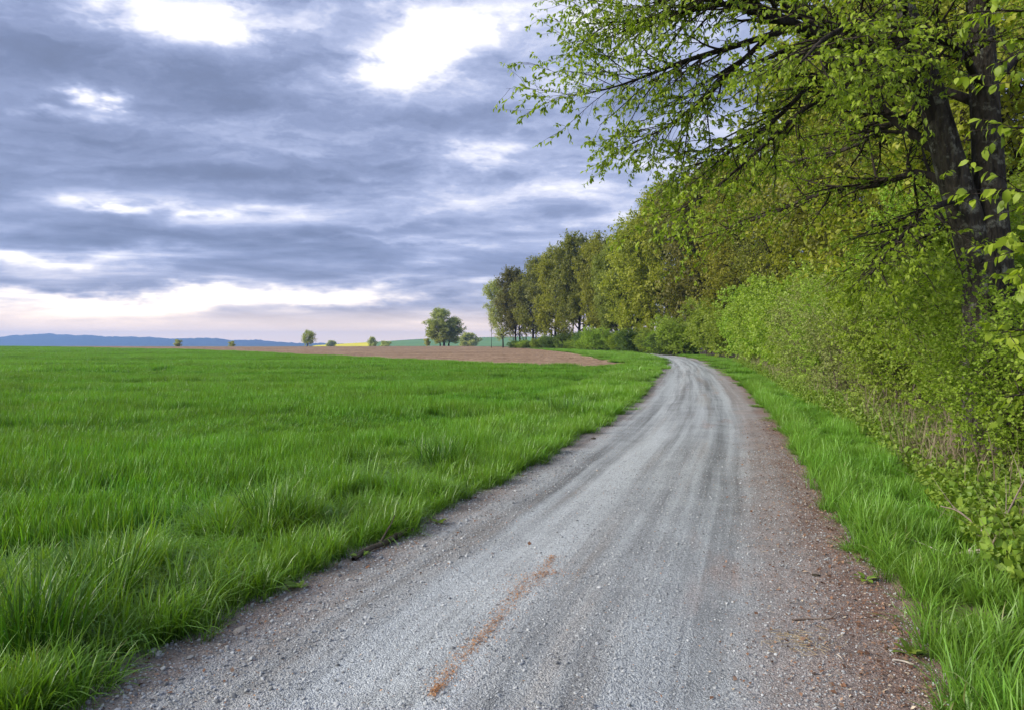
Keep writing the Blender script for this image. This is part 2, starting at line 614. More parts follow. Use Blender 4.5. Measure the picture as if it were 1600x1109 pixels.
L_horn = leaf_mat('hornbeam_leaf', (0.155, 0.225, 0.02), (0.265, 0.36, 0.026), (0.36, 0.45, 0.04), trans=0.48, obj_var=0.08)
L_hazel = leaf_mat('hazel_leaf', (0.20, 0.305, 0.032), (0.30, 0.43, 0.046), (0.38, 0.50, 0.065), trans=0.48, obj_var=0.15)
L_privet = leaf_mat('hedge_leaf', (0.22, 0.31, 0.045), (0.33, 0.44, 0.065), (0.42, 0.52, 0.10), trans=0.48, obj_var=0.15)
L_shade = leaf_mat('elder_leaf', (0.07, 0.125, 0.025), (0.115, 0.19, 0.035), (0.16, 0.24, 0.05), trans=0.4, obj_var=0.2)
L_grey = leaf_mat('young_hedge_leaf', (0.23, 0.27, 0.085), (0.33, 0.37, 0.12), (0.41, 0.45, 0.16), trans=0.48, obj_var=0.12)
L_oak = leaf_mat('oak_leaf', (0.14, 0.155, 0.03), (0.215, 0.23, 0.04), (0.31, 0.31, 0.06), trans=0.48, obj_var=0.32)
L_maple = leaf_mat('maple_leaf', (0.23, 0.265, 0.03), (0.33, 0.36, 0.04), (0.42, 0.43, 0.055), trans=0.48, obj_var=0.24)
L_birch = leaf_mat('pale_leaf', (0.28, 0.31, 0.09), (0.37, 0.40, 0.12), (0.44, 0.46, 0.16), trans=0.48, obj_var=0.15)
L_bush = leaf_mat('pale_bush_leaf', (0.40, 0.42, 0.14), (0.50, 0.52, 0.20), (0.56, 0.58, 0.26), trans=0.5, obj_var=0.1)
L_pine = leaf_mat('pine_needles', (0.018, 0.035, 0.016), (0.03, 0.055, 0.022), (0.045, 0.07, 0.03), trans=0.1, obj_var=0.2, tcol=(1, 1, 0.8))
L_weed = leaf_mat('weed_leaf', (0.12, 0.20, 0.025), (0.20, 0.30, 0.035), (0.28, 0.38, 0.05), trans=0.35, obj_var=0.15)

G_wheat = grass_mat('wheat_blade', (0.028, 0.085, 0.009), (0.095, 0.245, 0.020), (0.17, 0.365, 0.036), trans=0.40, spec=0.3)  # dark foot colour paints in the shaded gaps between the blades
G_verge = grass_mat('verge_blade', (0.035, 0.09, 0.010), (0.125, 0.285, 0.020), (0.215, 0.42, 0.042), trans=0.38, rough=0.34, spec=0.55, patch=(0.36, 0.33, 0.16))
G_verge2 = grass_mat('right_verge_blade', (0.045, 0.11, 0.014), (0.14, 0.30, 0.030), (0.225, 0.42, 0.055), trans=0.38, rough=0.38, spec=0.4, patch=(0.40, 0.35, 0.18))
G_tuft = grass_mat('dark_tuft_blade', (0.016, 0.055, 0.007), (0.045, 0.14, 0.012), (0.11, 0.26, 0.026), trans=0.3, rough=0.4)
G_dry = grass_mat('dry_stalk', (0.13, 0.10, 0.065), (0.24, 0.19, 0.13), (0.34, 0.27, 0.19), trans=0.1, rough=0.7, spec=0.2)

# ------------------------------------------------------------------ road course (from the edges in the photo, on level ground)
ple = [(130, 1109), (300, 1020), (400, 965), (500, 905), (600, 855), (700, 795), (800, 745), (900, 690), (960, 655), (1000, 620), (1030, 588), (1041, 572)]
pre = [(1440, 1109), (1400, 1020), (1340, 900), (1300, 820), (1260, 750), (1230, 690), (1195, 640), (1160, 605), (1130, 582), (1112, 571)]


def gx(pts):
    return np.array([gd(y) for x, y in pts]), np.array([(x - 800) / F * gd(y) for x, y in pts])


yl, xl = gx(ple)
yr, xr = gx(pre)
cy_ = np.array([-6, 0, 3.2, 6, 9, 13, 20, 30, 40, 50, 60, 70, 82, 95, 110, 130, 155, 185, 220, 260, 300])
cx_ = []
for yy in cy_:
    if yy < 3.2:
        cx_.append(-0.03 + (yy - 3.2) * 0.24)
    elif yy <= 50:
        cx_.append(0.5 * (np.interp(yy, yl, xl) + np.interp(yy, yr, xr)))
    else:
        cx_.append(np.interp(yy, [50, 60, 70, 82, 95, 110, 130, 155, 185, 220, 260, 300],
                             [cx_[-1] if yy > 50 and len(cx_) <= 10 else 12.0, 14.1, 15.9, 17.4, 18.2, 17.6, 15.6, 12.4, 8.0, 1.5, -7.5, -18]))
cx_ = np.array(cx_)


def smooth_interp(y, ys, xs):
    # Catmull-Rom through the knots
    y = np.asarray(y, float)
    i = np.clip(np.searchsorted(ys, y) - 1, 0, len(ys) - 2)
    t = (y - ys[i]) / (ys[i + 1] - ys[i])
    m = np.gradient(xs, ys)
    h = ys[i + 1] - ys[i]
    return ((2 * t**3 - 3 * t**2 + 1) * xs[i] + (t**3 - 2 * t**2 + t) * h * m[i] + (-2 * t**3 + 3 * t**2) * xs[i + 1] + (t**3 - t**2) * h * m[i + 1])


def road_c(y):
    return smooth_interp(np.clip(y, -6, 300), cy_, cx_)


def road_half(y):
    return np.interp(y, [3.2, 9, 20, 50, 300], [1.86, 1.72, 1.62, 1.7, 1.7])


def road_l(y):
    return road_c(y) - road_half(y)


def road_r(y):
    return road_c(y) + road_half(y)


def wheat_edge(y):
    return road_l(y) - np.interp(y, [3, 6, 12, 30, 60], [2.0, 1.95, 2.1, 2.6, 3.6])


def plough_front(x):      # the line where the green crop ends and the ploughed soil begins
    return np.interp(x, [-330, -240, -130, -76, -44, -21, -11, 0, 8.0], [425, 330, 224, 164, 120, 84, 66, 51, 44.0])


# ------------------------------------------------------------------ terrain
def terrain(x, y):
    x = np.asarray(x, float)
    y = np.asarray(y, float)
    drop0 = np.interp(x / np.maximum(y, 1.0), [-0.7, -0.35, -0.1, 0.2], [285, 255, 290, 330])
    d = np.maximum(y - drop0, 0)
    z = -0.03 * d * d / (d + 60)
    z = np.maximum(z, -16 - 0 * d)
    # hillside with fields about a kilometre off
    crest = np.interp(x, [-600, -330, -268, -195, -117, 0, 150, 600], [-14, -9, -3.2, 0.9, 5.6, 8.5, 9, 6])
    t = np.clip((y - 520) / 480, 0, 1)
    t = t * t * (3 - 2 * t)
    back = np.clip((y - 1050) / 500, 0, 1)
    z = z + (crest + 16) * t * (1 - back) * (y > 400)
    return z


def build_ground():
    th = np.concatenate([np.radians(np.arange(-180, -42, 6)), np.radians(np.linspace(-42, 42, 150)), np.radians(np.arange(48, 181, 6))])
    r = np.concatenate([np.linspace(0.05, 8, 14), np.geomspace(9, 200, 46), np.linspace(206, 420, 70), np.geomspace(426, 1500, 90), np.geomspace(1600, 5600, 14)])
    RR, TT = np.meshgrid(r, th, indexing='ij')
    X, Y = RR * np.sin(TT), RR * np.cos(TT)
    Z = terrain(X, Y)
    me = grid_mesh('ground', np.stack([X, Y, Z], -1), M_ground)
    tag(link('ground', me), kind='structure')


build_ground()


def strip(name, x0, x1, ys, n, off, m, kind='structure'):
    """sheet between two x-functions over rows ys"""
    ys = np.asarray(ys, float)
    s = np.linspace(0, 1, n)
    a, b = x0(ys), x1(ys)
    X = a[:, None] * (1 - s) + b[:, None] * s
    Y = np.repeat(ys[:, None], n, 1)
    Z = terrain(X, Y) + (off(Y) if callable(off) else off)
    o = link(name, grid_mesh(name, np.stack([X, Y, Z], -1), m))
    return tag(o, kind=kind)


def build_fields():
    # green crop ground
    xs = np.concatenate([np.linspace(-330, -40, 60), np.linspace(-38, 8, 60)])
    rows = []
    for t in np.linspace(0, 1, 90):
        xe = np.minimum(xs, 8.0)
        y1 = plough_front(xs)
        y0 = np.full_like(xs, -3.0)
        # nearest row follows the verge
        ylow = np.array([np.interp(x, wheat_edge(YS), YS) if x > wheat_edge(YS)[0] else -3.0 for x in xe])
        rows.append(np.stack([xe, ylow + (y1 - ylow) * t ** 1.6, 0 * xe], -1))
    Pm = np.array(rows)
    Pm[..., 2] = terrain(Pm[..., 0], Pm[..., 1]) + 0.006 + 0.0002 * Pm[..., 1]
    tag(link('wheat_field', grid_mesh('wheat_field', Pm, M_wheatsoil)), kind='structure')
    # ploughed soil
    xs = np.concatenate([np.linspace(-320, -60, 50), np.linspace(-58, 8.6, 70)])
    rows = []
    for t in np.linspace(0, 1, 120):
        f = plough_front(xs)
        b = np.maximum(np.interp(xs, [-320, -100, -28, 0, 4.8, 9.0], [430, 345, 318, 240, 185, 105]), f + 0.5)
        y = f + (b - f) * t ** 1.4
        rows.append(np.stack([xs, y, 0 * xs], -1))
    Pm = np.array(rows)
    X, Y = Pm[..., 0], Pm[..., 1]
    lump = (fbm(X * 0.9, Y * 0.9, 5, 3) - 0.5) * 0.16 * np.interp(Y, [58, 70], [0.4, 1])
    Pm[..., 2] = terrain(X, Y) + 0.02 + 0.0003 * Y + np.maximum(lump, -0.03)
    tag(link('ploughed_field', grid_mesh('ploughed_field', Pm, M_plough)), kind='structure')
    # fields on the hillside a kilometre away
    ys = np.linspace(700, 985, 26)
    ucol = lambda u: (lambda y: u * y)
    strip('rapeseed_field', lambda y: np.interp(y, [700, 985], [-0.285, -0.262]) * y, ucol(-0.190), ys, 24, 0.5, M_rape)
    strip('distant_green_field', ucol(-0.1885), ucol(0.03), np.linspace(700, 1000, 26), 24, 0.5, M_fargreen)
    strip('distant_brown_field', ucol(-0.16), ucol(-0.02), np.linspace(1002, 1046, 8), 16, 0.8, M_farbrown)


YS = np.linspace(-3, 62, 400)
build_fields()


# gravel road with wheel tracks; u = metres across, v = metres along
def road_material():
    m, g, out = mat('gravel')
    uvn = g.new('ShaderNodeAttribute', attribute_name='track').outputs['Vector']
    u, v, _ = g.sep(uvn)
    pos = g.new('ShaderNodeNewGeometry').outputs['Position']
    # long streaks drawn out along the driving direction
    wv = g.m('MULTIPLY', g.m('SUBTRACT', g.noise(g.comb(0.0, g.m('MULTIPLY', v, 0.16), 0), 1.0, 2), 0.5), 0.16)
    us = g.m('ADD', u, wv)
    s1 = g.noise(g.comb(g.m('MULTIPLY', us, 2.6), g.m('MULTIPLY', v, 0.05), 0), 1.0, 5, 0.6)
    s2 = g.noise(g.comb(g.m('MULTIPLY', us, 7.0), g.m('MULTIPLY', v, 0.10), 3.0), 1.0, 4, 0.6)
    cl = g.noise(pos, 1.4, 5, 0.6)
    c_light, c_mid, c_dark = (0.395, 0.42, 0.425), (0.29, 0.306, 0.308), (0.165, 0.172, 0.173)
    sm = g.m('ADD', g.m('ADD', g.m('MULTIPLY', s1, 0.56), g.m('MULTIPLY', s2, 0.28)), g.m('MULTIPLY', cl, 0.16))
    col = g.ramp(sm, [(0.40, c_dark), (0.48, c_mid), (0.56, c_light)])
    # trodden soil showing through between the tracks
    soil = g.rng(g.noise(g.comb(g.m('MULTIPLY', us, 1.7), g.m('MULTIPLY', v, 0.07), 9.0), 1.0, 5, 0.65), 0.52, 0.68, 0, 0.45, True)
    col = g.mix(soil, col, (0.29, 0.25, 0.205))
    # earth and litter along both edges
    edn = g.m('MULTIPLY', g.m('SUBTRACT', g.noise(pos, 1.1, 5, 0.6), 0.5), 0.9)
    le = g.rng(g.m('ADD', u, edn), -1.1, -1.7, 0, 0.62, True)
    col = g.mix(le, col, g.ramp(cl, [(0.35, (0.15, 0.105, 0.085)), (0.65, (0.25, 0.175, 0.14))]))
    re = g.rng(g.m('ADD', u, g.m('MULTIPLY', edn, 0.55)), 0.80, 1.2, 0, 0.66, True)
    re = g.m('MULTIPLY', re, g.rng(v, 20.0, 45.0, 1.0, 0.5))
    col = g.mix(re, col, g.ramp(g.noise(pos, 3.0, 5, 0.6), [(0.35, (0.18, 0.14, 0.118)), (0.65, (0.29, 0.225, 0.19))]))
    re2 = g.rng(g.m('ADD', u, edn), 1.25, 1.75, 0, 0.85, True)
    col = g.mix(re2, col, g.ramp(g.noise(pos, 9.0, 5, 0.6), [(0.35, (0.14, 0.085, 0.063)), (0.65, (0.27, 0.175, 0.135))]))
    # rusty catkin dust in places
    rn = g.rng(g.noise(g.comb(g.m('MULTIPLY', us, 1.2), g.m('MULTIPLY', v, 0.22), 21.0), 1.0, 5, 0.6), 0.60, 0.72, 0, 0.35, True)
    rn = g.m('MULTIPLY', rn, g.rng(u, -1.2, 1.0, 0.4, 1.0))
    col = g.mix(rn, col, (0.36, 0.20, 0.13))
    # single stones
    vs = g.new('ShaderNodeTexVoronoi', feature='F1')
    g.put(vs.inputs['Vector'], pos)
    vs.inputs['Scale'].default_value = 130
    vs2 = g.new('ShaderNodeTexVoronoi', feature='F1')
    g.put(vs2.inputs['Vector'], pos)
    vs2.inputs['Scale'].default_value = 62
    r1 = g.sep(vs.outputs['Color'])[0]
    r2 = g.sep(vs2.outputs['Color'])[1]
    var = g.m('ADD', g.rng(r1, 0, 1, -0.28, 0.28), g.rng(r2, 0, 1, -0.14, 0.14))
    col = g.mix(1.0, col, g.comb(*[g.m('ADD', 1.0, var)] * 3), 'MULTIPLY')
    pb = g.new('ShaderNodeBsdfPrincipled')
    g.put(pb.inputs['Base Color'], col)
    pb.inputs['Roughness'].default_value = 0.85
    pb.inputs['Specular IOR Level'].default_value = 0.25
    hgt = g.m('SUBTRACT', g.m('MULTIPLY', g.noise(pos, 22.0, 4, 0.6), 0.7), g.m('ADD', g.m('MULTIPLY', vs.outputs['Distance'], 0.6), g.m('MULTIPLY', vs2.outputs['Distance'], 0.5)))
    g.put(pb.inputs['Normal'], g.bump(hgt, 0.8, 0.014))
    g.l.new(pb.outputs[0], out.inputs[0])
    return m


def road_bed(X, Y, U, h, v):
    # worn wheel tracks, a low crown and edges that sink into the verge
    prof = -0.022 * np.exp(-((U + 0.72) / 0.26) ** 2) - 0.022 * np.exp(-((U - 0.78) / 0.26) ** 2) + 0.03 * np.exp(-(U / 0.9) ** 2)
    prof = prof + (fbm(X * 3, Y * 3, 9) - 0.5) * 0.02
    edge = np.clip((np.abs(U) - h) / 0.5, 0, 1)
    return terrain(X, Y) + 0.012 + (prof + 0.012) * (1 - edge)


def road_z(x, y):
    x, y = np.asarray(x, float), np.asarray(y, float)
    sl = (road_c(y + 0.1) - road_c(y - 0.1)) / 0.2
    u = (x - road_c(y)) / np.hypot(1, sl)
    yc = y + u * sl / np.hypot(1, sl)
    u = (x - road_c(yc)) * np.hypot(1, sl)
    return road_bed(x, y, u, road_half(yc), None)


def build_road():
    ys = np.concatenate([np.arange(-5, 14, 0.12), np.arange(14, 60, 0.5), np.arange(60, 296, 2.0)])
    c, h = road_c(ys), road_half(ys)
    tx = np.gradient(c, ys)
    nx, ny = 1 / np.hypot(1, tx), -tx / np.hypot(1, tx)
    v = np.concatenate([[0], np.cumsum(np.hypot(np.diff(c), np.diff(ys)))])
    us = np.linspace(-1.32, 1.32, 65)
    U = us[None, :] * h[:, None]
    # x offset measured across; the course is nearly straight ahead so the edges stay where they were read
    X = c[:, None] + U * nx[:, None]
    Y = ys[:, None] + U * ny[:, None]
    Z = road_bed(X, Y, U, h[:, None] + 0 * U, v)
    track = np.stack([U * (1.75 / h[:, None]), np.repeat(v[:, None], len(us), 1), 0 * U], -1).reshape(-1, 3)
    o = link('gravel_road', grid_mesh('gravel_road', np.stack([X, Y, Z], -1), road_material(), {'track': track}))
    tag(o, kind='structure')


build_road()


def build_forest_floor():
    ys = np.concatenate([np.linspace(-4, 60, 60), np.linspace(62, 250, 60)])
    strip('forest_floor', lambda y: road_r(y) + np.interp(y, [0, 8, 60, 100], [1.6, 1.9, 2.4, 3.0]), lambda y: road_r(y) + 45, ys, 24, lambda Y: 0.02 + 0.0001 * Y, M_litter)


build_forest_floor()


# far wooded ridge
def build_hills():
    rng = np.random.default_rng(4)

    def ridge(name, pts, D, seed, rough, depth):
        px = np.array([p[0] for p in pts], float)
        py = np.array([p[1] for p in pts], float)
        u = np.linspace(px[0], px[-1], 900)
        zt = EYE + (HY - np.interp(u, px, py)) / F * D
        zt = zt + (fbm(u * 0.03, u * 0, seed, 3) - 0.5) * rough * 2.2 + (fbm(u * 0.25, u * 0, seed + 5, 3) - 0.5) * rough
        x = (u - 800) / F * D
        rows = []
        for t in np.linspace(0, 1, 12):
            h = math.sin(t * math.pi / 2)
            nz = (fbm(x * 0.01, x * 0 + t * 9, seed + 8, 3) - 0.5) * rough * 2 * (t > 0.05)
            rows.append(np.stack([x * (1 + depth / D * t), np.full_like(x, D + depth * t), -18 + (zt + 18) * h + (nz if t < 0.95 else 0)], -1))
        rows.append(np.stack([x * 1.3, np.full_like(x, D + depth + 350), 0 * x - 18], -1))
        tag(link(name, grid_mesh(name, np.array(rows), M_hill, smooth=False)), kind='structure')
    ridge('wooded_hills', [(-900, 520), (-500, 516), (-200, 522), (0, 525), (40, 523), (75, 521), (105, 521), (125, 523.5), (150, 523), (200, 525.5), (300, 528.5), (400, 532), (470, 536), (560, 538), (700, 540), (900, 538), (1300, 535)], 4300, 11, 7.5, 500)


build_hills()


# ------------------------------------------------------------------ scattering (grass, stones, litter: uncountable stuff)
PROTO = bpy.data.collections.new('blade_sources')     # not linked to the scene: only sources for the stuff


def scatter_tree(coll):
    ng = bpy.data.node_groups.new('scatter_' + coll.name, 'GeometryNodeTree')
    ng.interface.new_socket('Geometry', in_out='INPUT', socket_type='NodeSocketGeometry')
    ng.interface.new_socket('Geometry', in_out='OUTPUT', socket_type='NodeSocketGeometry')
    n, l = ng.nodes, ng.links
    gi, go = n.new('NodeGroupInput'), n.new('NodeGroupOutput')
    ci = n.new('GeometryNodeCollectionInfo')
    ci.inputs['Collection'].default_value = coll
    ci.inputs['Separate Children'].default_value = True
    ci.inputs['Reset Children'].default_value = True
    ip = n.new('GeometryNodeInstanceOnPoints')
    ip.inputs['Pick Instance'].default_value = True

    def attr(name, dt):
        a = n.new('GeometryNodeInputNamedAttribute')
        a.data_type = dt
        a.inputs['Name'].default_value = name
        return a.outputs['Attribute']
    l.new(gi.outputs[0], ip.inputs['Points'])
    l.new(ci.outputs[0], ip.inputs['Instance'])
    l.new(attr('idx', 'INT'), ip.inputs['Instance Index'])
    l.new(attr('rot', 'FLOAT_VECTOR'), ip.inputs['Rotation'])
    l.new(attr('scl', 'FLOAT_VECTOR'), ip.inputs['Scale'])
    l.new(ip.outputs[0], go.inputs[0])
    return ng


def scatter(name, pos, rot, scl, idx, coll, label, cat):
    me = bpy.data.meshes.new(name)
    n = len(pos)
    me.vertices.add(n)
    me.vertices.foreach_set('co', np.ascontiguousarray(pos, np.float32).ravel())
    a = me.attributes.new('rot', 'FLOAT_VECTOR', 'POINT')
    a.data.foreach_set('vector', np.ascontiguousarray(rot, np.float32).ravel())
    a = me.attributes.new('scl', 'FLOAT_VECTOR', 'POINT')
    a.data.foreach_set('vector', np.ascontiguousarray(scl, np.float32).ravel())
    a = me.attributes.new('idx', 'INT', 'POINT')
    a.data.foreach_set('value', np.ascontiguousarray(idx, np.int32))
    o = link(name, me)
    md = o.modifiers.new('scatter', 'NODES')
    md.node_group = scatter_tree(coll)
    return tag(o, label, cat, kind='stuff')


def proto_coll(name, meshes):
    c = bpy.data.collections.new(name)
    for i, me in enumerate(meshes):
        o = bpy.data.objects.new('%s_source_%02d' % (name, i), me)
        c.objects.link(o)
    return c


def blades(rng, n, spread, hlo, hhi, wlo, whi, lean, curl, seg=3, disc=False, out=0.0):
    """a bunch of grass blades as one mesh array set"""
    if disc:
        r = spread * np.sqrt(rng.random(n))
        a = rng.random(n) * 6.283
        b = np.stack([r * np.cos(a), r * np.sin(a)], -1)
    else:
        b = rng.uniform(-spread, spread, (n, 2))
    H = rng.uniform(hlo, hhi, n)
    Wd = rng.uniform(wlo, whi, n)
    az = rng.random(n) * 6.283
    if out:
        ao = np.arctan2(b[:, 1], b[:, 0])
        az = np.where(rng.random(n) < out, ao + rng.normal(0, 0.5, n), az)
    la = np.abs(rng.normal(0, lean, n))
    cu = np.abs(rng.normal(curl, curl * 0.6, n))
    dirh = np.stack([np.cos(az), np.sin(az)], -1)
    side = np.stack([-np.sin(az + rng.normal(0, 0.6, n)), np.cos(az + rng.normal(0, 0.6, n))], -1)
    t = np.linspace(0, 1, seg + 1)
    pts = np.zeros((n, seg + 1, 3))
    pts[:, 0, :2] = b
    for i in range(seg):
        ang = la + cu * (t[i + 1] ** 1.6)
        st = H / seg
        pts[:, i + 1, :2] = pts[:, i, :2] + dirh * (np.sin(ang) * st)[:, None]
        pts[:, i + 1, 2] = pts[:, i, 2] + np.cos(ang) * st
    wv = Wd[:, None] * np.interp(t, [0, 0.4, 0.75, 1], [0.7, 1.0, 0.75, 0.0])[None]
    k = 2 * seg + 1
    V = np.zeros((n, k, 3))
    hh = np.zeros((n, k))
    for i in range(seg):
        V[:, 2 * i] = pts[:, i]
        V[:, 2 * i + 1] = pts[:, i]
        V[:, 2 * i, :2] -= side * wv[:, i:i + 1] * 0.5
        V[:, 2 * i + 1, :2] += side * wv[:, i:i + 1] * 0.5
        hh[:, 2 * i] = hh[:, 2 * i + 1] = t[i]
    V[:, -1] = pts[:, -1]
    hh[:, -1] = 1
    q = []
    for i in range(seg - 1):
        q.append((2 * i, 2 * i + 1, 2 * i + 3, 2 * i + 2))
    q = np.array(q)
    off = np.arange(n)[:, None, None] * k
    F4 = (off + q[None]).reshape(-1, 4)
    F3 = (np.arange(n)[:, None] * k + np.array([[2 * seg - 2, 2 * seg - 1, 2 * seg]])).reshape(-1, 3)
    rnd = np.repeat(rng.random(n), k)
    return V.reshape(-1, 3), [F4, F3], hh.ravel(), rnd


def blade_mesh(name, m, *a, **k):
    V, Fs, h, r = blades(*a, **k)
    return mesh_np(name, V, Fs, m, {'h': h, 'rnd': r}, smooth=True)


def in_view(x, y, pad=0.06):
    return np.abs(x / np.maximum(y + 1.2, 0.1)) < 0.74 + pad


def build_wheat():
    rng = np.random.default_rng(21)
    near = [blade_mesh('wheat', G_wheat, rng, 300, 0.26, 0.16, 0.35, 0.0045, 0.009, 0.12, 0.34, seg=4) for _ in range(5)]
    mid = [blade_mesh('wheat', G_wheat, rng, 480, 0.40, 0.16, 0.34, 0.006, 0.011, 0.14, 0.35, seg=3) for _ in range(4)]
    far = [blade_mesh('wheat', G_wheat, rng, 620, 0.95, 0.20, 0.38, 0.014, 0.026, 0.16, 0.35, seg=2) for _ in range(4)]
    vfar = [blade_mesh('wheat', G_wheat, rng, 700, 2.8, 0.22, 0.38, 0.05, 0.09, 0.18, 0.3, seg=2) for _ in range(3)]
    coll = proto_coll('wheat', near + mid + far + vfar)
    pos, scl, idx = [], [], []
    bands = [(3.0, 14, 0.40, 0, 5), (13.5, 42, 0.62, 5, 4), (41, 125, 1.25, 9, 4), (123, 400, 3.6, 13, 3)]
    for r0, r1, sp, i0, k in bands:
        xs = np.arange(-r1 * 0.86, 12, sp)
        ys = np.arange(max(r0 * 0.6, 2.2), r1, sp)
        X, Y = np.meshgrid(xs, ys)
        X = X.ravel() + rng.uniform(-.5, .5, X.size) * sp
        Y = Y.ravel() + rng.uniform(-.5, .5, Y.size) * sp
        d = np.hypot(X, Y)
        half = (0.2 if i0 == 0 else sp * 0.6)
        ok = (d >= r0) & (d < r1) & (X < wheat_edge(Y) - half * 0.8 - 0.12) & (Y < plough_front(X) - half * 0.5) & in_view(X, Y, 0.10 + sp * 0.02)
        X, Y = X[ok], Y[ok]
        n = len(X)
        nz = fbm(X * 0.16 + Y * 0.05, Y * 0.42, 31, 3)
        st = np.clip((nz - 0.40) / 0.16, 0, 1)
        st = st * st * (3 - 2 * st)
        lo = np.clip((fbm(X * 0.05, Y * 0.12, 77, 2) - 0.35) / 0.3, 0, 1)
        hz = 0.50 + 0.40 * st + 0.14 * lo
        # stronger plants along the outer rows of the field
        e = wheat_edge(Y) - X
        hz = hz * np.where(e < 0.5, 1.12, 1.0)
        pos.append(np.stack([X, Y, terrain(X, Y) + 0.004], -1))
        scl.append(np.stack([np.ones(n), np.ones(n), hz * rng.uniform(0.92, 1.08, n)], -1))
        idx.append(i0 + rng.integers(0, k, n))
    pos, scl, idx = np.concatenate(pos), np.concatenate(scl), np.concatenate(idx)
    n = len(pos)
    # the wind bends whole areas the same way
    wx = (fbm(pos[:, 0] * 0.3, pos[:, 1] * 0.3, 51, 2) - 0.5) * 0.25
    wy = (fbm(pos[:, 0] * 0.3, pos[:, 1] * 0.3, 61, 2) - 0.5) * 0.5
    near_ = pos[:, 1] < 41
    rot = np.stack([np.where(near_, wx, 0), np.where(near_, wy + 0.08, 0), rng.random(n) * 6.283], -1)
    print('wheat instances', n)
    scatter('wheat_crop', pos, rot, scl, idx, coll, 'dense young green wheat filling the field left of the road', 'wheat')


build_wheat()


def patch_mesh(name, m, rng, size, ntuft, specs):
    """a square of turf: tufts of several habits grown into one another"""
    Vs, F4, F3, Hs, Rs, off = [], [], [], [], [], 0
    for _ in range(ntuft):
        (n, sp, hlo, hhi, wlo, whi, lean, curl, seg, out) = specs[rng.integers(0, len(specs))]
        V, Fs, h, r = blades(rng, n, sp, hlo, hhi, wlo, whi, lean, curl, seg=seg, disc=True, out=out)
        k = rng.uniform(0.75, 1.2)
        V = V * k + np.array([*rng.uniform(-size / 2, size / 2, 2), 0])
        Vs.append(V)
        F4.append(Fs[0] + off)
        F3.append(Fs[1] + off)
        Hs.append(h)
        Rs.append(np.clip(r * 0.7 + 0.3 * rng.random(), 0, 1))
        off += len(V)
    return mesh_np(name, np.concatenate(Vs), [np.concatenate(F4), np.concatenate(F3)], m, {'h': np.concatenate(Hs), 'rnd': np.concatenate(Rs)}, smooth=True)


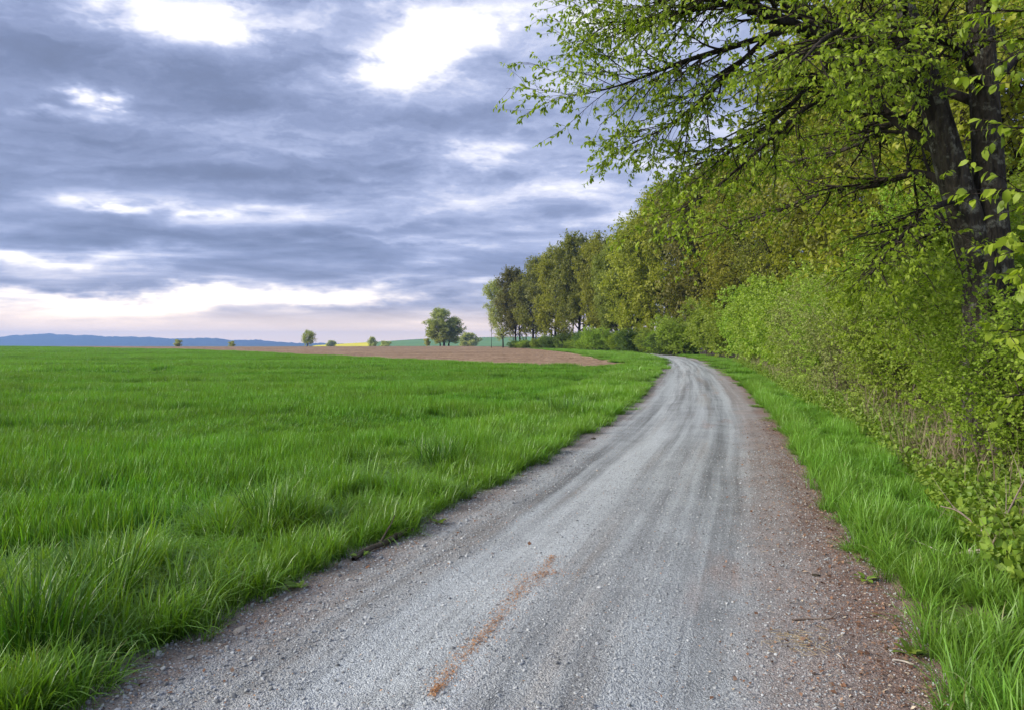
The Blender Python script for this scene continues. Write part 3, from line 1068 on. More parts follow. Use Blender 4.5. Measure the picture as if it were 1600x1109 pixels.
def build_verges():
    rng = np.random.default_rng(22)
    arch = (26, 0.05, 0.22, 0.46, 0.004, 0.007, 0.25, 1.45, 6, 0.7)
    upr = (32, 0.06, 0.12, 0.32, 0.0035, 0.007, 0.2, 0.6, 4, 0.5)
    sht = (22, 0.05, 0.05, 0.16, 0.003, 0.006, 0.4, 0.8, 3, 0.6)
    wide = (40, 0.10, 0.13, 0.34, 0.005, 0.010, 0.22, 0.7, 3, 0.5)
    wide2 = (40, 0.18, 0.14, 0.34, 0.010, 0.017, 0.22, 0.6, 2, 0.5)
    P_ = lambda m, size, nt, sp, k: [patch_mesh('turf', m, rng, size, nt, sp) for _ in range(k)]
    sets = {}
    allm = []

    def add(key, ms):
        sets[key] = (len(allm), len(ms))
        allm.extend(ms)
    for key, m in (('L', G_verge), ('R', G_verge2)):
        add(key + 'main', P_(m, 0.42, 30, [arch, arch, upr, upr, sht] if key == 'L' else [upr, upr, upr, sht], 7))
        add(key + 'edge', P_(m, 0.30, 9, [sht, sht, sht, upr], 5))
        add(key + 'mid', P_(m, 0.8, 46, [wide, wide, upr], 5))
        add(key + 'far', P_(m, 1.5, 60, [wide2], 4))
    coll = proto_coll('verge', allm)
    for side in (-1, 1):
        key = 'L' if side < 0 else 'R'
        pos, scl, idx = [], [], []
        for y0, y1, sp, kind in ((1.6, 13, 0.36, 'main'), (1.6, 26, 0.20, 'edge'), (13, 34, 0.66, 'mid'), (34, 200, 1.25, 'far')):
            if kind == 'edge':
                n = int((y1 - y0) / 0.07)
                Y = rng.uniform(y0, y1, n)
                D = np.abs(rng.normal(0.0, 0.16, n)) - 0.05
                wdt = np.full(n, 9.0)
            else:
                yy, dd = np.meshgrid(np.arange(y0, y1, sp), np.arange(sp * 0.5, 9.0, sp))
                Y = yy.ravel() + rng.uniform(-.4, .4, yy.size) * sp
                D = dd.ravel() + rng.uniform(-.4, .4, yy.size) * sp
                if side < 0:
                    wdt = np.where(Y > 50, road_l(Y) - np.interp(Y, [50, 110, 185], [8.6, 9.6, 5.0]), (road_l(Y) - wheat_edge(Y)) - 0.05)
                else:
                    wdt = np.interp(Y, [2, 5, 8, 12, 20, 60, 100], [1.6, 1.2, 1.45, 1.6, 1.4, 2.3, 3.0]) + (fbm(Y * 0.9, 0 * Y + 3, 8, 2) - 0.5) * 0.7
            wob = (fbm(Y * 1.3, 0 * Y + (0 if side < 0 else 5), 7, 3) - 0.5) * 0.28 * np.interp(Y, [12, 35], [1.0, 0.1])
            ok = (D < wdt) & (D > -0.2)
            X = (road_l(Y) - D - wob - 0.17) if side < 0 else (road_r(Y) + D + wob + 0.22)
            ok &= in_view(X, Y, 0.14)
            X, Y, D, wdt = X[ok], Y[ok], D[ok], wdt[ok]
            n = len(X)
            cl = fbm(X * 2.0, Y * 2.0, 41, 2)
            hgt = np.interp(D, [0, 0.25, 0.6, 1.4], [0.5, 0.72, 1.0, 1.0]) * (0.42 + 0.95 * np.clip((cl - 0.22) / 0.55, 0, 1) ** 1.2) * (1.0 if side < 0 else 0.72)
            if side < 0:
                hgt = hgt * np.interp(wdt - D, [0, 0.5, 1.0], [0.62, 0.9, 1.0])
            if kind == 'edge':
                hgt = 0.7 + 0.5 * cl
            i0, k = sets[key + kind]
            pos.append(np.stack([X, Y, terrain(X, Y) + 0.004], -1))
            sx = rng.uniform(0.9, 1.12, n)
            scl.append(np.stack([sx, sx, hgt * rng.uniform(0.9, 1.1, n)], -1))
            idx.append(i0 + rng.integers(0, k, n))
        pos, scl, idx = np.concatenate(pos), np.concatenate(scl), np.concatenate(idx)
        n = len(pos)
        rot = np.stack([rng.normal(0, 0.05, n), rng.normal(0, 0.05, n), rng.random(n) * 6.283], -1)
        print('verge', side, n)
        if side < 0:
            scatter('verge_grass', pos, rot, scl, idx, coll, 'long arching grass on the verge between wheat and gravel road', 'grass')
        else:
            scatter('verge_grass', pos, rot, scl, idx, coll, 'bright green grass strip between gravel road and hedge', 'grass')


build_verges()


def rock_mesh(rng, name, m, flat=0.65):
    import bmesh
    bm = bmesh.new()
    bmesh.ops.create_icosphere(bm, subdivisions=1, radius=0.5)
    for v in bm.verts:
        v.co *= float(rng.uniform(0.7, 1.25))
        v.co.z *= flat
    me = bpy.data.meshes.new(name)
    bm.to_mesh(me)
    bm.free()
    me.materials.append(m)
    return me


def flake_mesh(rng, name, m, L=1.0, wd=0.35):
    V = np.array([[-.5, 0, 0], [0, -wd * .5, .08], [0, wd * .5, .10], [.5, 0, .03]])
    V[:, 2] += rng.uniform(-0.03, 0.10, 4)
    return mesh_np(name, V * L, [np.array([[0, 1, 2], [1, 3, 2]])], m)


def needle_mesh(rng, name, m):
    c = rng.uniform(-0.2, 0.2)
    p = np.array([[[-.5, 0, .03], [0, c, .06], [.5, 0, .03]]])
    V, Fs = tubes([(p, np.array([[0.03, 0.035, 0.02]]), 3)])
    return mesh_np(name, V, Fs, m)


def build_road_stuff():
    rng = np.random.default_rng(23)
    # loose crushed stone
    coll = proto_coll('stones', [rock_mesh(rng, 'stone', M_stone) for _ in range(6)])
    n = 52000
    Y = 2.3 + 8.5 * rng.random(n) ** 1.5
    U = rng.uniform(-1.15, 1.1, n)
    tr = np.exp(-((U * 1.75 + 0.72) / 0.28) ** 2) + np.exp(-((U * 1.75 - 0.78) / 0.28) ** 2)
    keep = rng.random(n) > 0.55 * tr
    X = road_c(Y) + U * road_half(Y)
    keep &= in_view(X, Y, 0.05)
    X, Y = X[keep], Y[keep]
    n = len(X)
    s = np.exp(rng.normal(math.log(0.0068), 0.45, n)).clip(0.003, 0.028)
    s = s * np.interp(X - road_c(Y), [-1.7, -1.2, -0.9], [1.5, 1.35, 1.0])
    scatter('loose_gravel', np.stack([X, Y, road_z(X, Y) + s * 0.12], -1), rng.uniform(0, 6.28, (n, 3)) * np.array([0.1, 0.1, 1]), np.stack([s, s, s], -1), rng.integers(0, 6, n), coll,
            'loose grey crushed stone lying over the near part of the road', 'gravel')
    # orange catkin streak in the middle of the road
    path = [(862, 880), (852, 905), (838, 912), (815, 932), (790, 962), (768, 992), (742, 1020), (712, 1052), (690, 1085), (675, 1105)]
    py = np.array([p[1] for p in path], float)
    px = np.array([p[0] for p in path], float)
    wd = np.array([9, 13, 24, 19, 15, 12, 12, 16, 12, 9], float)
    n = 4000
    t = rng.random(n) ** 1.35
    t = t[rng.random(n) < 0.55 + 0.45 * vnoise(t * 9, 0 * t, 33)]
    n = len(t)
    yy = np.interp(t, np.linspace(0, 1, len(py)), py)
    dd = gd(yy)
    X = (np.interp(yy, py, px) + rng.standard_t(2.2, n).clip(-6, 6) * 0.54 * np.interp(yy, py, wd) * (0.5 + fbm(yy * 0.06, 0 * yy, 15, 2)) - 800) / F * dd
    Y = dd + rng.normal(0, 0.02, n)
    # stray ones all about
    m_ = 1500
    Ys = 2.6 + 9 * rng.random(m_) ** 1.3
    Xs = road_c(Ys) + rng.uniform(-0.9, 0.9, m_) * road_half(Ys)
    X, Y = np.concatenate([X, Xs]), np.concatenate([Y, Ys])
    n = len(X)
    s = rng.uniform(0.008, 0.02, n)
    coll = proto_coll('catkins', [needle_mesh(rng, 'catkin', M_flake) for _ in range(3)] + [flake_mesh(rng, 'catkin', M_flake, 1, 0.4) for _ in range(4)])
    scatter('catkin_litter', np.stack([X, Y, road_z(X, Y) + 0.003 + 0.006 * rng.random(n)], -1), np.stack([rng.normal(0, 0.25, n), rng.normal(0, 0.25, n), rng.random(n) * 6.28], -1),
            np.stack([s, s, s], -1), rng.integers(0, 7, n), coll, 'streak of fallen orange catkins in the middle of the gravel road', 'litter')
    # brown litter along the edges
    n = 30000
    Y = 2.2 + 13 * rng.random(n) ** 1.5
    right = rng.random(n) < 0.82
    e = np.where(right, 1.0, -1.0)
    inw = np.abs(rng.normal(0, 0.42, n)) - 0.10
    X = road_c(Y) + e * (road_half(Y) - inw)
    keep = in_view(X, Y, 0.05)
    X, Y = X[keep], Y[keep]
    n = len(X)
    s = np.exp(rng.normal(math.log(0.014), 0.45, n)).clip(0.006, 0.045)
    coll = proto_coll('leaf_bits', [flake_mesh(rng, 'bit', M_brown, 1, w) for w in (0.25, 0.4, 0.6, 0.7)] + [needle_mesh(rng, 'bit', M_brown) for _ in range(3)])
    scatter('edge_litter', np.stack([X, Y, road_z(X, Y) + 0.003 + 0.008 * rng.random(n)], -1), np.stack([rng.normal(0, 0.3, n), rng.normal(0, 0.3, n), rng.random(n) * 6.28], -1),
            np.stack([s, s, s], -1), rng.integers(0, 7, n), coll, 'reddish brown leaf litter and twig bits along the road edges', 'litter')


build_road_stuff()


# ------------------------------------------------------------------ trees
def tree_meshes(seed, H, trunk_r, crown_base, limb, leafm, leaf_size, n1=16, n2=8, n3=6, per=8, up1=0.05, sub=(0.4, 0.6), barkm=None, sides=(9, 6, 4, 3),
                lean=0.03, width=0.7, jitter=0.0, tmpl=LEAF2, ang=1.0, shape=None, fork=None, droop=0.3):
    rng = np.random.default_rng(seed)
    base = np.array([[0, 0, -0.15]])
    d0 = norm(np.array([[rng.normal(0, lean), rng.normal(0, lean), 1.0]]))
    tr = sweep(rng, base, d0, np.array([H * 0.93]), 12, 0.05, 0.02)
    tt = np.linspace(0, 1, 12)
    rad = (trunk_r * np.interp(tt, [0, 0.05, 0.15, 1], [1.45, 1.12, 1.0, 0.10]))[None]
    shp = shape or (lambda t: np.interp(t, [0, crown_base, crown_base + 0.2, 0.7, 1.0], [0.55, 0.6, 1.0, 0.85, 0.25]))
    q1, r1 = children(rng, tr, rad, n1, crown_base, 0.99, ang, 0.2, (limb * 0.75, limb * 1.15), 0.5, 8, 0.12, up1, shape=shp, taper=0.2)
    q2, r2 = children(rng, q1, r1, n2, 0.15, 1.0, 0.8, 0.25, (limb * sub[0] * 0.6, limb * sub[0]), 0.55, 5, 0.16, 0.03, taper=0.3, rmin=0.008, shape=lambda t: 1.15 - 0.55 * t)
    q3, r3 = children(rng, q2, r2, n3, 0.15, 1.0, 0.8, 0.3, (limb * sub[0] * sub[1] * 0.5, limb * sub[0] * sub[1]), 0.6, 4, 0.2, 0.0, taper=0.3, rmin=0.004)
    V, Fs = tubes([(tr, rad, sides[0]), (q1, r1, sides[1])])
    trunk = mesh_np('trunk', V, Fs, barkm or M_bark, smooth=True)
    V, Fs = tubes([(q2, r2, sides[2]), (q3, r3, sides[3])])
    br = mesh_np('branches', V, Fs, M_branch, smooth=True)
    lv = leaves_on(rng, q3, per, leaf_size, width=width, jitter=jitter, tmpl=tmpl, droop=droop)
    crown = mesh_np('crown', lv[0], lv[1], leafm, {'rnd': lv[2]})
    return trunk, br, crown


def pine_meshes(seed, H, r):
    rng = np.random.default_rng(seed)
    tr = sweep(rng, np.array([[0, 0, -0.1]]), np.array([[0, 0, 1.0]]), np.array([H]), 10, 0.02, 0.05)
    rad = (r * np.linspace(1.1, 0.08, 10))[None]
    q1, r1 = children(rng, tr, rad, 46, 0.35, 0.99, 1.35, 0.15, (1.8, 2.8), 0.3, 5, 0.08, 0.05, shape=lambda t: np.interp(t, [0.35, 0.5, 1], [0.8, 1.0, 0.15]), taper=0.3)
    q2, r2 = children(rng, q1, r1, 9, 0.2, 1.0, 0.8, 0.2, (0.45, 0.8), 0.5, 3, 0.1, 0.03, taper=0.4, rmin=0.006)
    V, Fs = tubes([(tr, rad, 7), (q1, r1, 4)])
    trunk = mesh_np('trunk', V, Fs, M_bark, smooth=True)
    V, Fs = tubes([(q2, r2, 3)])
    br = mesh_np('branches', V, Fs, M_branch, smooth=True)
    lv = leaves_on(rng, q2, 16, (0.22, 0.4), width=0.22, droop=0.1, spread=0.6)
    crown = mesh_np('crown', lv[0], lv[1], L_pine, {'rnd': lv[2]})
    return trunk, br, crown


def place(meshes, name, loc, rz, sc, label, cat, group=None):
    e = empty(name, loc, rz, sc)
    tag(e, label, cat, group)
    for pn, me in zip(('trunk', 'branches', 'crown'), meshes):
        c = link(pn, me, e)
        if pn != 'trunk':
            c['kind'] = 'stuff'
    return e


def ground_at(px, d):
    x = (px - 800) / F * d
    return np.array([x, d, float(terrain(x, d))])


def build_forest():
    # kinds of tree seen along the wood's edge
    oak = [tree_meshes(s, 20, 0.30, 0.17, 7.2, L_oak, (0.26, 0.48), n1=36, n2=10, n3=6, per=11, jitter=0.18) for s in (101, 102)]
    maple = [tree_meshes(s, 19, 0.30, 0.10, 6.4, L_maple, (0.24, 0.42), n1=32, n2=10, n3=6, per=11, jitter=0.14) for s in (111, 112)]
    pale = [tree_meshes(121, 18, 0.22, 0.12, 6.4, L_birch, (0.24, 0.42), n1=28, n2=9, n3=6, per=9, jitter=0.14, ang=0.9, up1=0.08)]
    pine = [pine_meshes(131, 19, 0.2)]
    bare = [tree_meshes(141, 20, 0.16, 0.35, 3.6, L_birch, (0.12, 0.22), n1=16, n2=7, n3=5, per=2, jitter=0.08, ang=0.7, up1=0.12)]
    kinds = {'oak': oak, 'maple': maple, 'pale': pale, 'pine': pine, 'bare': bare}
    name = {'oak': 'oak_tree', 'maple': 'maple_tree', 'pale': 'birch_tree', 'pine': 'pine_tree', 'bare': 'bare_tree'}
    Hn = {'oak': 20, 'maple': 19, 'pale': 18, 'pine': 19, 'bare': 20}
    rng = random.Random(5)
    front = [  # px, dist, top row, kind, variant, width, label
        (786, 214, 440, 'pale', 0, 0.82, 'pale airy tree at the far left end of the wood'),
        (806, 203, 424, 'oak', 0, 0.85, 'olive tree second from the left end of the wood'),
        (832, 192, 405, 'oak', 1, 0.9, 'olive tree third from the left end of the wood'),
        (868, 172, 392, 'maple', 0, 0.8, 'olive-green tree fourth from the left end of the wood'),
        (906, 156, 374, 'oak', 0, 0.85, 'tall olive-green tree with dark trunk left of the large yellowish tree'),
        (938, 146, 372, 'maple', 1, 0.8, 'olive tree just left of the large yellowish tree'),
        (962, 136, 385, 'oak', 1, 0.7, 'narrow dark olive tree close behind the large yellowish tree'),
        (995, 118, 345, 'maple', 1, 0.95, 'large yellowish-green tree bulging towards the field at the road bend'),
        (1040, 112, 296, 'maple', 0, 0.85, 'tall yellow-green tree rising behind the road bend'),
        (1088, 92, 262, 'oak', 1, 0.85, 'grey-brown tree with forked trunk right of the road bend'),
    ]
    for px, d, top, k, v, w, lab in front:
        p = ground_at(px, d)
        h = EYE + (HY - top) / F * d
        s = h / Hn[k]
        place(kinds[k][v], name[k], p, rng.random() * 6.28, (s * w, s * w, s), lab, 'tree', 'trees along the edge of the wood')
    second = [(802, 212, 455, 'bare'), (822, 206, 440, 'pine'), (838, 207, 430, 'bare'), (862, 190, 420, 'pine'), (874, 196, 425, 'bare'), (896, 178, 410, 'bare'), (912, 176, 400, 'pine'), (934, 162, 395, 'pine'), (952, 152, 400, 'bare'), (970, 150, 390, 'pine'), (812, 214, 420, 'pine'), (850, 203, 400, 'bare'), (884, 186, 388, 'pine'), (924, 168, 366, 'bare'), (962, 156, 362, 'pine'), (946, 165, 360, 'bare'), (985, 140, 350, 'oak'),
              (1014, 138, 320, 'pine'), (1022, 130, 292, 'bare'), (1062, 122, 300, 'pine'), (1108, 108, 270, 'oak'), (1135, 98, 260, 'pine')]
    labs = {'pine': 'dark conifer in the second row deep inside the wood', 'bare': 'nearly leafless tree with its thin top above the wood', 'oak': 'brownish tree in the second row inside the wood'}
    seen = {}
    ordw = ['first', 'second', 'third', 'fourth', 'fifth', 'sixth', 'seventh', 'eighth', 'ninth', 'tenth', 'eleventh', 'twelfth', 'thirteenth']
    for px, d, top, k in sorted(second):
        seen[k] = seen.get(k, -1) + 1
        p = ground_at(px, d)
        h = EYE + (HY - top) / F * d
        s = h / Hn[k]
        w = 0.75 if k == 'oak' else 0.9
        place(kinds[k][0], name[k], p, rng.random() * 6.28, (s * w, s * w, s), labs[k] + ', ' + ordw[seen[k]] + ' from the left', 'tree', {'pine': 'conifers inside the wood', 'bare': 'thin bare trees inside the wood', 'oak': 'brownish trees inside the wood'}[k])
    # nearer trees behind the roadside hedge, with finer leaves
    mid = [tree_meshes(151, 17, 0.28, 0.15, 5.6, L_maple, (0.13, 0.23), n1=32, n2=12, n3=8, per=12, jitter=0.08, ang=1.15),
           tree_meshes(152, 17, 0.26, 0.15, 5.4, L_oak, (0.12, 0.21), n1=32, n2=12, n3=8, per=11, jitter=0.08, ang=1.1)]
    near = [(1165, 68, 0, 'yellow-green tree behind the hedge, nearest the road bend'), (1232, 52, 1, 'olive tree with bare lower twigs behind the middle of the hedge'),
            (1320, 39, 0, 'yellow-green maple whose low boughs hang over the middle of the hedge'), (1425, 29, 1, 'olive tree behind the hedge left of the thick dark trunk'),
            (1545, 21, 0, 'yellow-green tree directly behind the thick dark double trunk')]
    for px, d, v, lab in near:
        place(mid[v], 'maple_tree' if v == 0 else 'oak_tree', ground_at(px, d), rng.random() * 6.28, 1.0 + 0.1 * rng.random(), lab, 'tree', 'trees behind the roadside hedge')
    back = [(1185, 78, 'pine'), (1245, 66, 'pine'), (1320, 52, 'pine'), (1410, 44, 'pine'), (1500, 34, 'pine'), (1580, 30, 'pine')]
    for i, (px, d, k) in enumerate(back):
        place(kinds[k][0], name[k], ground_at(px, d), rng.random() * 6.28, 0.95, 'dark conifer glimpsed behind the trees of the roadside hedge, ' + ordw[i] + ' from the left', 'tree', 'dark conifers behind the hedge')
    # the open country
    fieldt = tree_meshes(181, 18, 0.3, 0.14, 6.5, L_birch, (0.32, 0.55), n1=26, n2=8, n3=6, per=9, jitter=0.15)
    grp = [(688, 298, 502, 'left tree of the isolated clump in the ploughed field'), (694, 300, 484, 'tallest middle tree of the isolated clump in the ploughed field'), (701, 302, 498, 'right tree of the isolated clump in the ploughed field')]
    for px, d, top, lab in grp:
        q = ground_at(px, d)
        s = (EYE - q[2] + (HY - top) / F * d) / 18
        place(fieldt, 'field_tree', q, rng.random() * 6.28, (s * 1.5, s * 1.5, s), lab, 'tree', 'isolated clump of trees in the field')
    q = ground_at(480, 292)
    s = (EYE - q[2] + (HY - 520) / F * 292) / 18
    place(tree_meshes(161, 18, 0.5, 0.08, 11, L_birch, (0.6, 1.1), n1=20, n2=8, n3=5, per=7, jitter=0.2, ang=0.9), 'willow_tree', q, 0.4, s, 'small broad pollarded tree at the far edge of the ploughed field', 'tree')
    bushm = tree_meshes(171, 18, 0.3, 0.03, 10, L_bush, (0.8, 1.4), n1=22, n2=8, n3=5, per=7, jitter=0.3, ang=0.9)
    for px, d, top, w, lab in ((277, 330, 532, 1.0, 'left of two pale round bushes on the green crest'), (363, 322, 534.5, 1.1, 'right of two pale round bushes on the green crest'),
                               (582, 480, 529, 0.7, 'thin pale bush at the right end of the yellow field'), (601, 470, 534.5, 1.3, 'low dark round bush right of the yellow field'),
                               (733, 470, 523, 1.4, 'pale hazy bush right of the isolated tree clump'), (668, 303, 530, 0.9, 'low bush at the left foot of the isolated tree clump')):
        q = ground_at(px, d)
        s = (EYE - q[2] + (HY - top) / F * d) / 18
        place(bushm, 'field_bush', q, rng.random() * 6.28, (s * w, s * w, s), lab, 'bush', 'scattered bushes in the open fields')
    q = ground_at(517, 700)
    s = (EYE - q[2] + (HY - 533.5) / F * 700) / 18
    place(bushm, 'field_copse', q, 1.0, (s * 1.5, s * 1.0, s), 'low dark grove on the skyline left of the yellow field', 'grove')
    # slender sapling standing free at the left end of the wood
    q = ground_at(768, 205)
    place(bare[0], 'sapling', q, 2.0, (0.42, 0.42, 0.55), 'slender free-standing sapling at the left end of the wood', 'tree')


build_forest()


# ------------------------------------------------------------------ shrubs of the roadside hedge
def shrub_meshes(seed, H, Rr, nst, leafm, leaf_size, n2=10, n3=6, per=6, width=0.65, tmpl=LEAF2, spread=0.35, stem_r=0.016, low=0.12):
    rng = np.random.default_rng(seed)
    a = rng.random(nst) * 6.283
    r = Rr * 0.45 * np.sqrt(rng.random(nst))
    p0 = np.stack([r * np.cos(a), r * np.sin(a), 0 * r - 0.03], -1)
    out = rng.uniform(0.05, spread, nst)
    d0 = norm(np.stack([np.cos(a) * out, np.sin(a) * out, np.ones(nst)], -1) + rng.normal(0, 0.1, (nst, 3)))
    L = H * rng.uniform(0.65, 1.05, nst)
    q0 = sweep(rng, p0, d0, L, 9, 0.09, 0.0)
    r0 = (stem_r * rng.uniform(0.6, 1.4, nst))[:, None] * np.linspace(1, 0.25, 9)[None]
    q2, r2 = children(rng, q0, r0, n2, low, 1.0, 0.85, 0.25, (Rr * 0.35, Rr * 0.75), 0.5, 5, 0.15, 0.02, taper=0.3, rmin=0.004, shape=lambda t: np.interp(t, [0, 0.3, 0.8, 1], [0.7, 1.0, 0.8, 0.45]))
    q3, r3 = children(rng, q2, r2, n3, 0.1, 1.0, 0.8, 0.3, (Rr * 0.15, Rr * 0.34), 0.6, 4, 0.2, 0.0, taper=0.4, rmin=0.002)
    V, Fs = tubes([(q0, r0, 5)])
    stems = mesh_np('stems', V, Fs, M_shrubstem, smooth=True)
    V, Fs = tubes([(q2, r2, 3), (q3, r3, 3)])
    tw = mesh_np('twigs', V, Fs, M_shrubstem, smooth=True)
    lv = leaves_on(rng, q3, per, leaf_size, width=width, tmpl=tmpl, droop=0.2)
    fo = mesh_np('foliage', lv[0], lv[1], leafm, {'rnd': lv[2]})
    return stems, tw, fo


def place_shrub(ms, loc, rz, sc, label, group=None, name='hedge_shrub'):
    e = empty(name, loc, rz, sc)
    tag(e, label, 'shrub', group)
    for pn, me in zip(('stems', 'twigs', 'foliage'), ms):
        tag(link(pn, me, e), kind='stuff')
    return e


def build_hedge():
    rng = random.Random(8)
    hz = shrub_meshes(201, 4.2, 1.7, 26, L_hazel, (0.044, 0.080), n2=14, n3=9, per=14, tmpl=LEAF2)
    hz2 = shrub_meshes(202, 3.6, 1.5, 24, L_privet, (0.042, 0.074), n2=14, n3=9, per=14)
    gr = shrub_meshes(203, 3.4, 1.3, 26, L_grey, (0.04, 0.07), n2=13, n3=9, per=9)
    far1 = shrub_meshes(204, 4.4, 2.0, 26, L_privet, (0.10, 0.17), n2=12, n3=8, per=11)
    far2 = shrub_meshes(205, 4.0, 1.9, 24, L_hazel, (0.10, 0.17), n2=12, n3=8, per=10)
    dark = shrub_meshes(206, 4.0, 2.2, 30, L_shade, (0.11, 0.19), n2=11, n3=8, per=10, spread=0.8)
    g = 'shrubs of the roadside hedge'

    def at(y, off):
        x = float(road_r(y)) + off
        return (x, y, float(terrain(x, y)))
    near = [  # mesh, y, offset from road edge, scale, label
        (hz2, 5.6, 2.5, (0.62, 0.62, 0.42), 'low leafy shrub at the right picture edge, nearest the camera'),
        (hz, 7.1, 2.5, (0.62, 0.62, 0.55), 'leafy shrub hiding the foot of the thick dark trunk'),
        (hz, 9.6, 3.0, (0.9, 0.9, 0.82), 'leafy bright green shrub just left of the thick dark trunk'),
        (hz, 12.2, 3.3, (1.0, 1.0, 1.02), 'tall bright yellow-green shrub, first beyond the thick trunk'),
        (hz2, 14.6, 2.7, (0.9, 0.9, 0.85), 'rounded green shrub, second beyond the thick trunk, close to the verge'),
        (hz, 16.4, 4.0, (1.1, 1.1, 1.15), 'tall yellow-green shrub, third beyond the thick trunk, set back'),
        (gr, 18.6, 2.5, (1.0, 1.0, 0.98), 'pale grey-green twiggy shrub in the middle of the hedge'),
        (hz2, 21.6, 2.7, (1.1, 1.1, 0.95), 'fresh green shrub next beyond the pale twiggy shrub'),
        (gr, 24.6, 3.0, (1.2, 1.2, 1.15), 'second pale twiggy shrub, farther along the hedge'),
        (hz2, 28.5, 2.4, (0.8, 0.8, 0.62), 'small bright shrub standing forward of the hedge'),
        (far1, 31.0, 3.8, (1.0, 1.0, 0.98), 'dense green shrub in the middle distance of the hedge'),
        (far2, 35.5, 3.8, (1.05, 1.05, 1.08), 'yellowish green shrub in the middle distance of the hedge'),
        (far1, 40.5, 3.8, (1.1, 1.1, 1.1), 'bright green shrub, sixth from the far end of the tall hedge'),
        (far1, 46.5, 3.8, (1.15, 1.15, 1.12), 'bright green shrub, fifth from the far end of the tall hedge'),
        (far1, 53.0, 3.8, (1.25, 1.25, 1.22), 'bright green shrub, fourth from the far end of the tall hedge'),
        (far2, 60.5, 3.8, (1.35, 1.35, 1.25), 'yellowish green shrub, third from the far end of the tall hedge'),
        (far1, 69.0, 3.6, (1.4, 1.4, 1.28), 'bright green shrub, second from the far end of the tall hedge'),
        (far1, 79.0, 3.4, (1.5, 1.5, 1.3), 'bright green rounded shrub ending the tall hedge at the bend'),
    ]
    for ms, y, off, sc, lab in near:
        place_shrub(ms, at(y, off), rng.random() * 6.28, sc, lab, g)
    # low shrubs under the far wood
    order = ['first', 'second', 'third', 'fourth', 'fifth', 'sixth', 'seventh', 'eighth', 'ninth', 'tenth', 'eleventh', 'twelfth']
    order += ['thirteenth', 'fourteenth', 'fifteenth', 'sixteenth', 'seventeenth', 'eighteenth', 'nineteenth', 'twentieth', 'twenty-first', 'twenty-second']
    spots = [(1060 - 12.2 * i, float(np.interp(i, [0, 21], [90, 192])) * rng.uniform(0.97, 1.05), rng.uniform(2.3, 4.5) * (0.8 if i > 16 else 1.0), rng.uniform(1.0, 1.7)) for i in range(22)]
    for i, (px, d, h, w) in enumerate(spots):
        p = ground_at(px, d)
        s = h / 4.2
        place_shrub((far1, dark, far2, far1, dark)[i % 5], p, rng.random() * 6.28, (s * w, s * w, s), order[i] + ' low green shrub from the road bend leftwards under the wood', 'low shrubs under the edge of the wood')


build_hedge()


# ------------------------------------------------------------------ the big double-stemmed hornbeam on the right
def poly(rows):
    """control rows (px,py,dist,radius) -> smooth path"""
    c = np.array([P(a, b, d) for a, b, d, r in rows])
    r = np.array([x[3] for x in rows])
    t = np.arange(len(rows), dtype=float)
    tt = np.linspace(0, len(rows) - 1, 14)
    out = np.stack([smooth_interp(tt, t, c[:, k]) for k in range(3)], -1)
    return out, np.interp(tt, t, r)


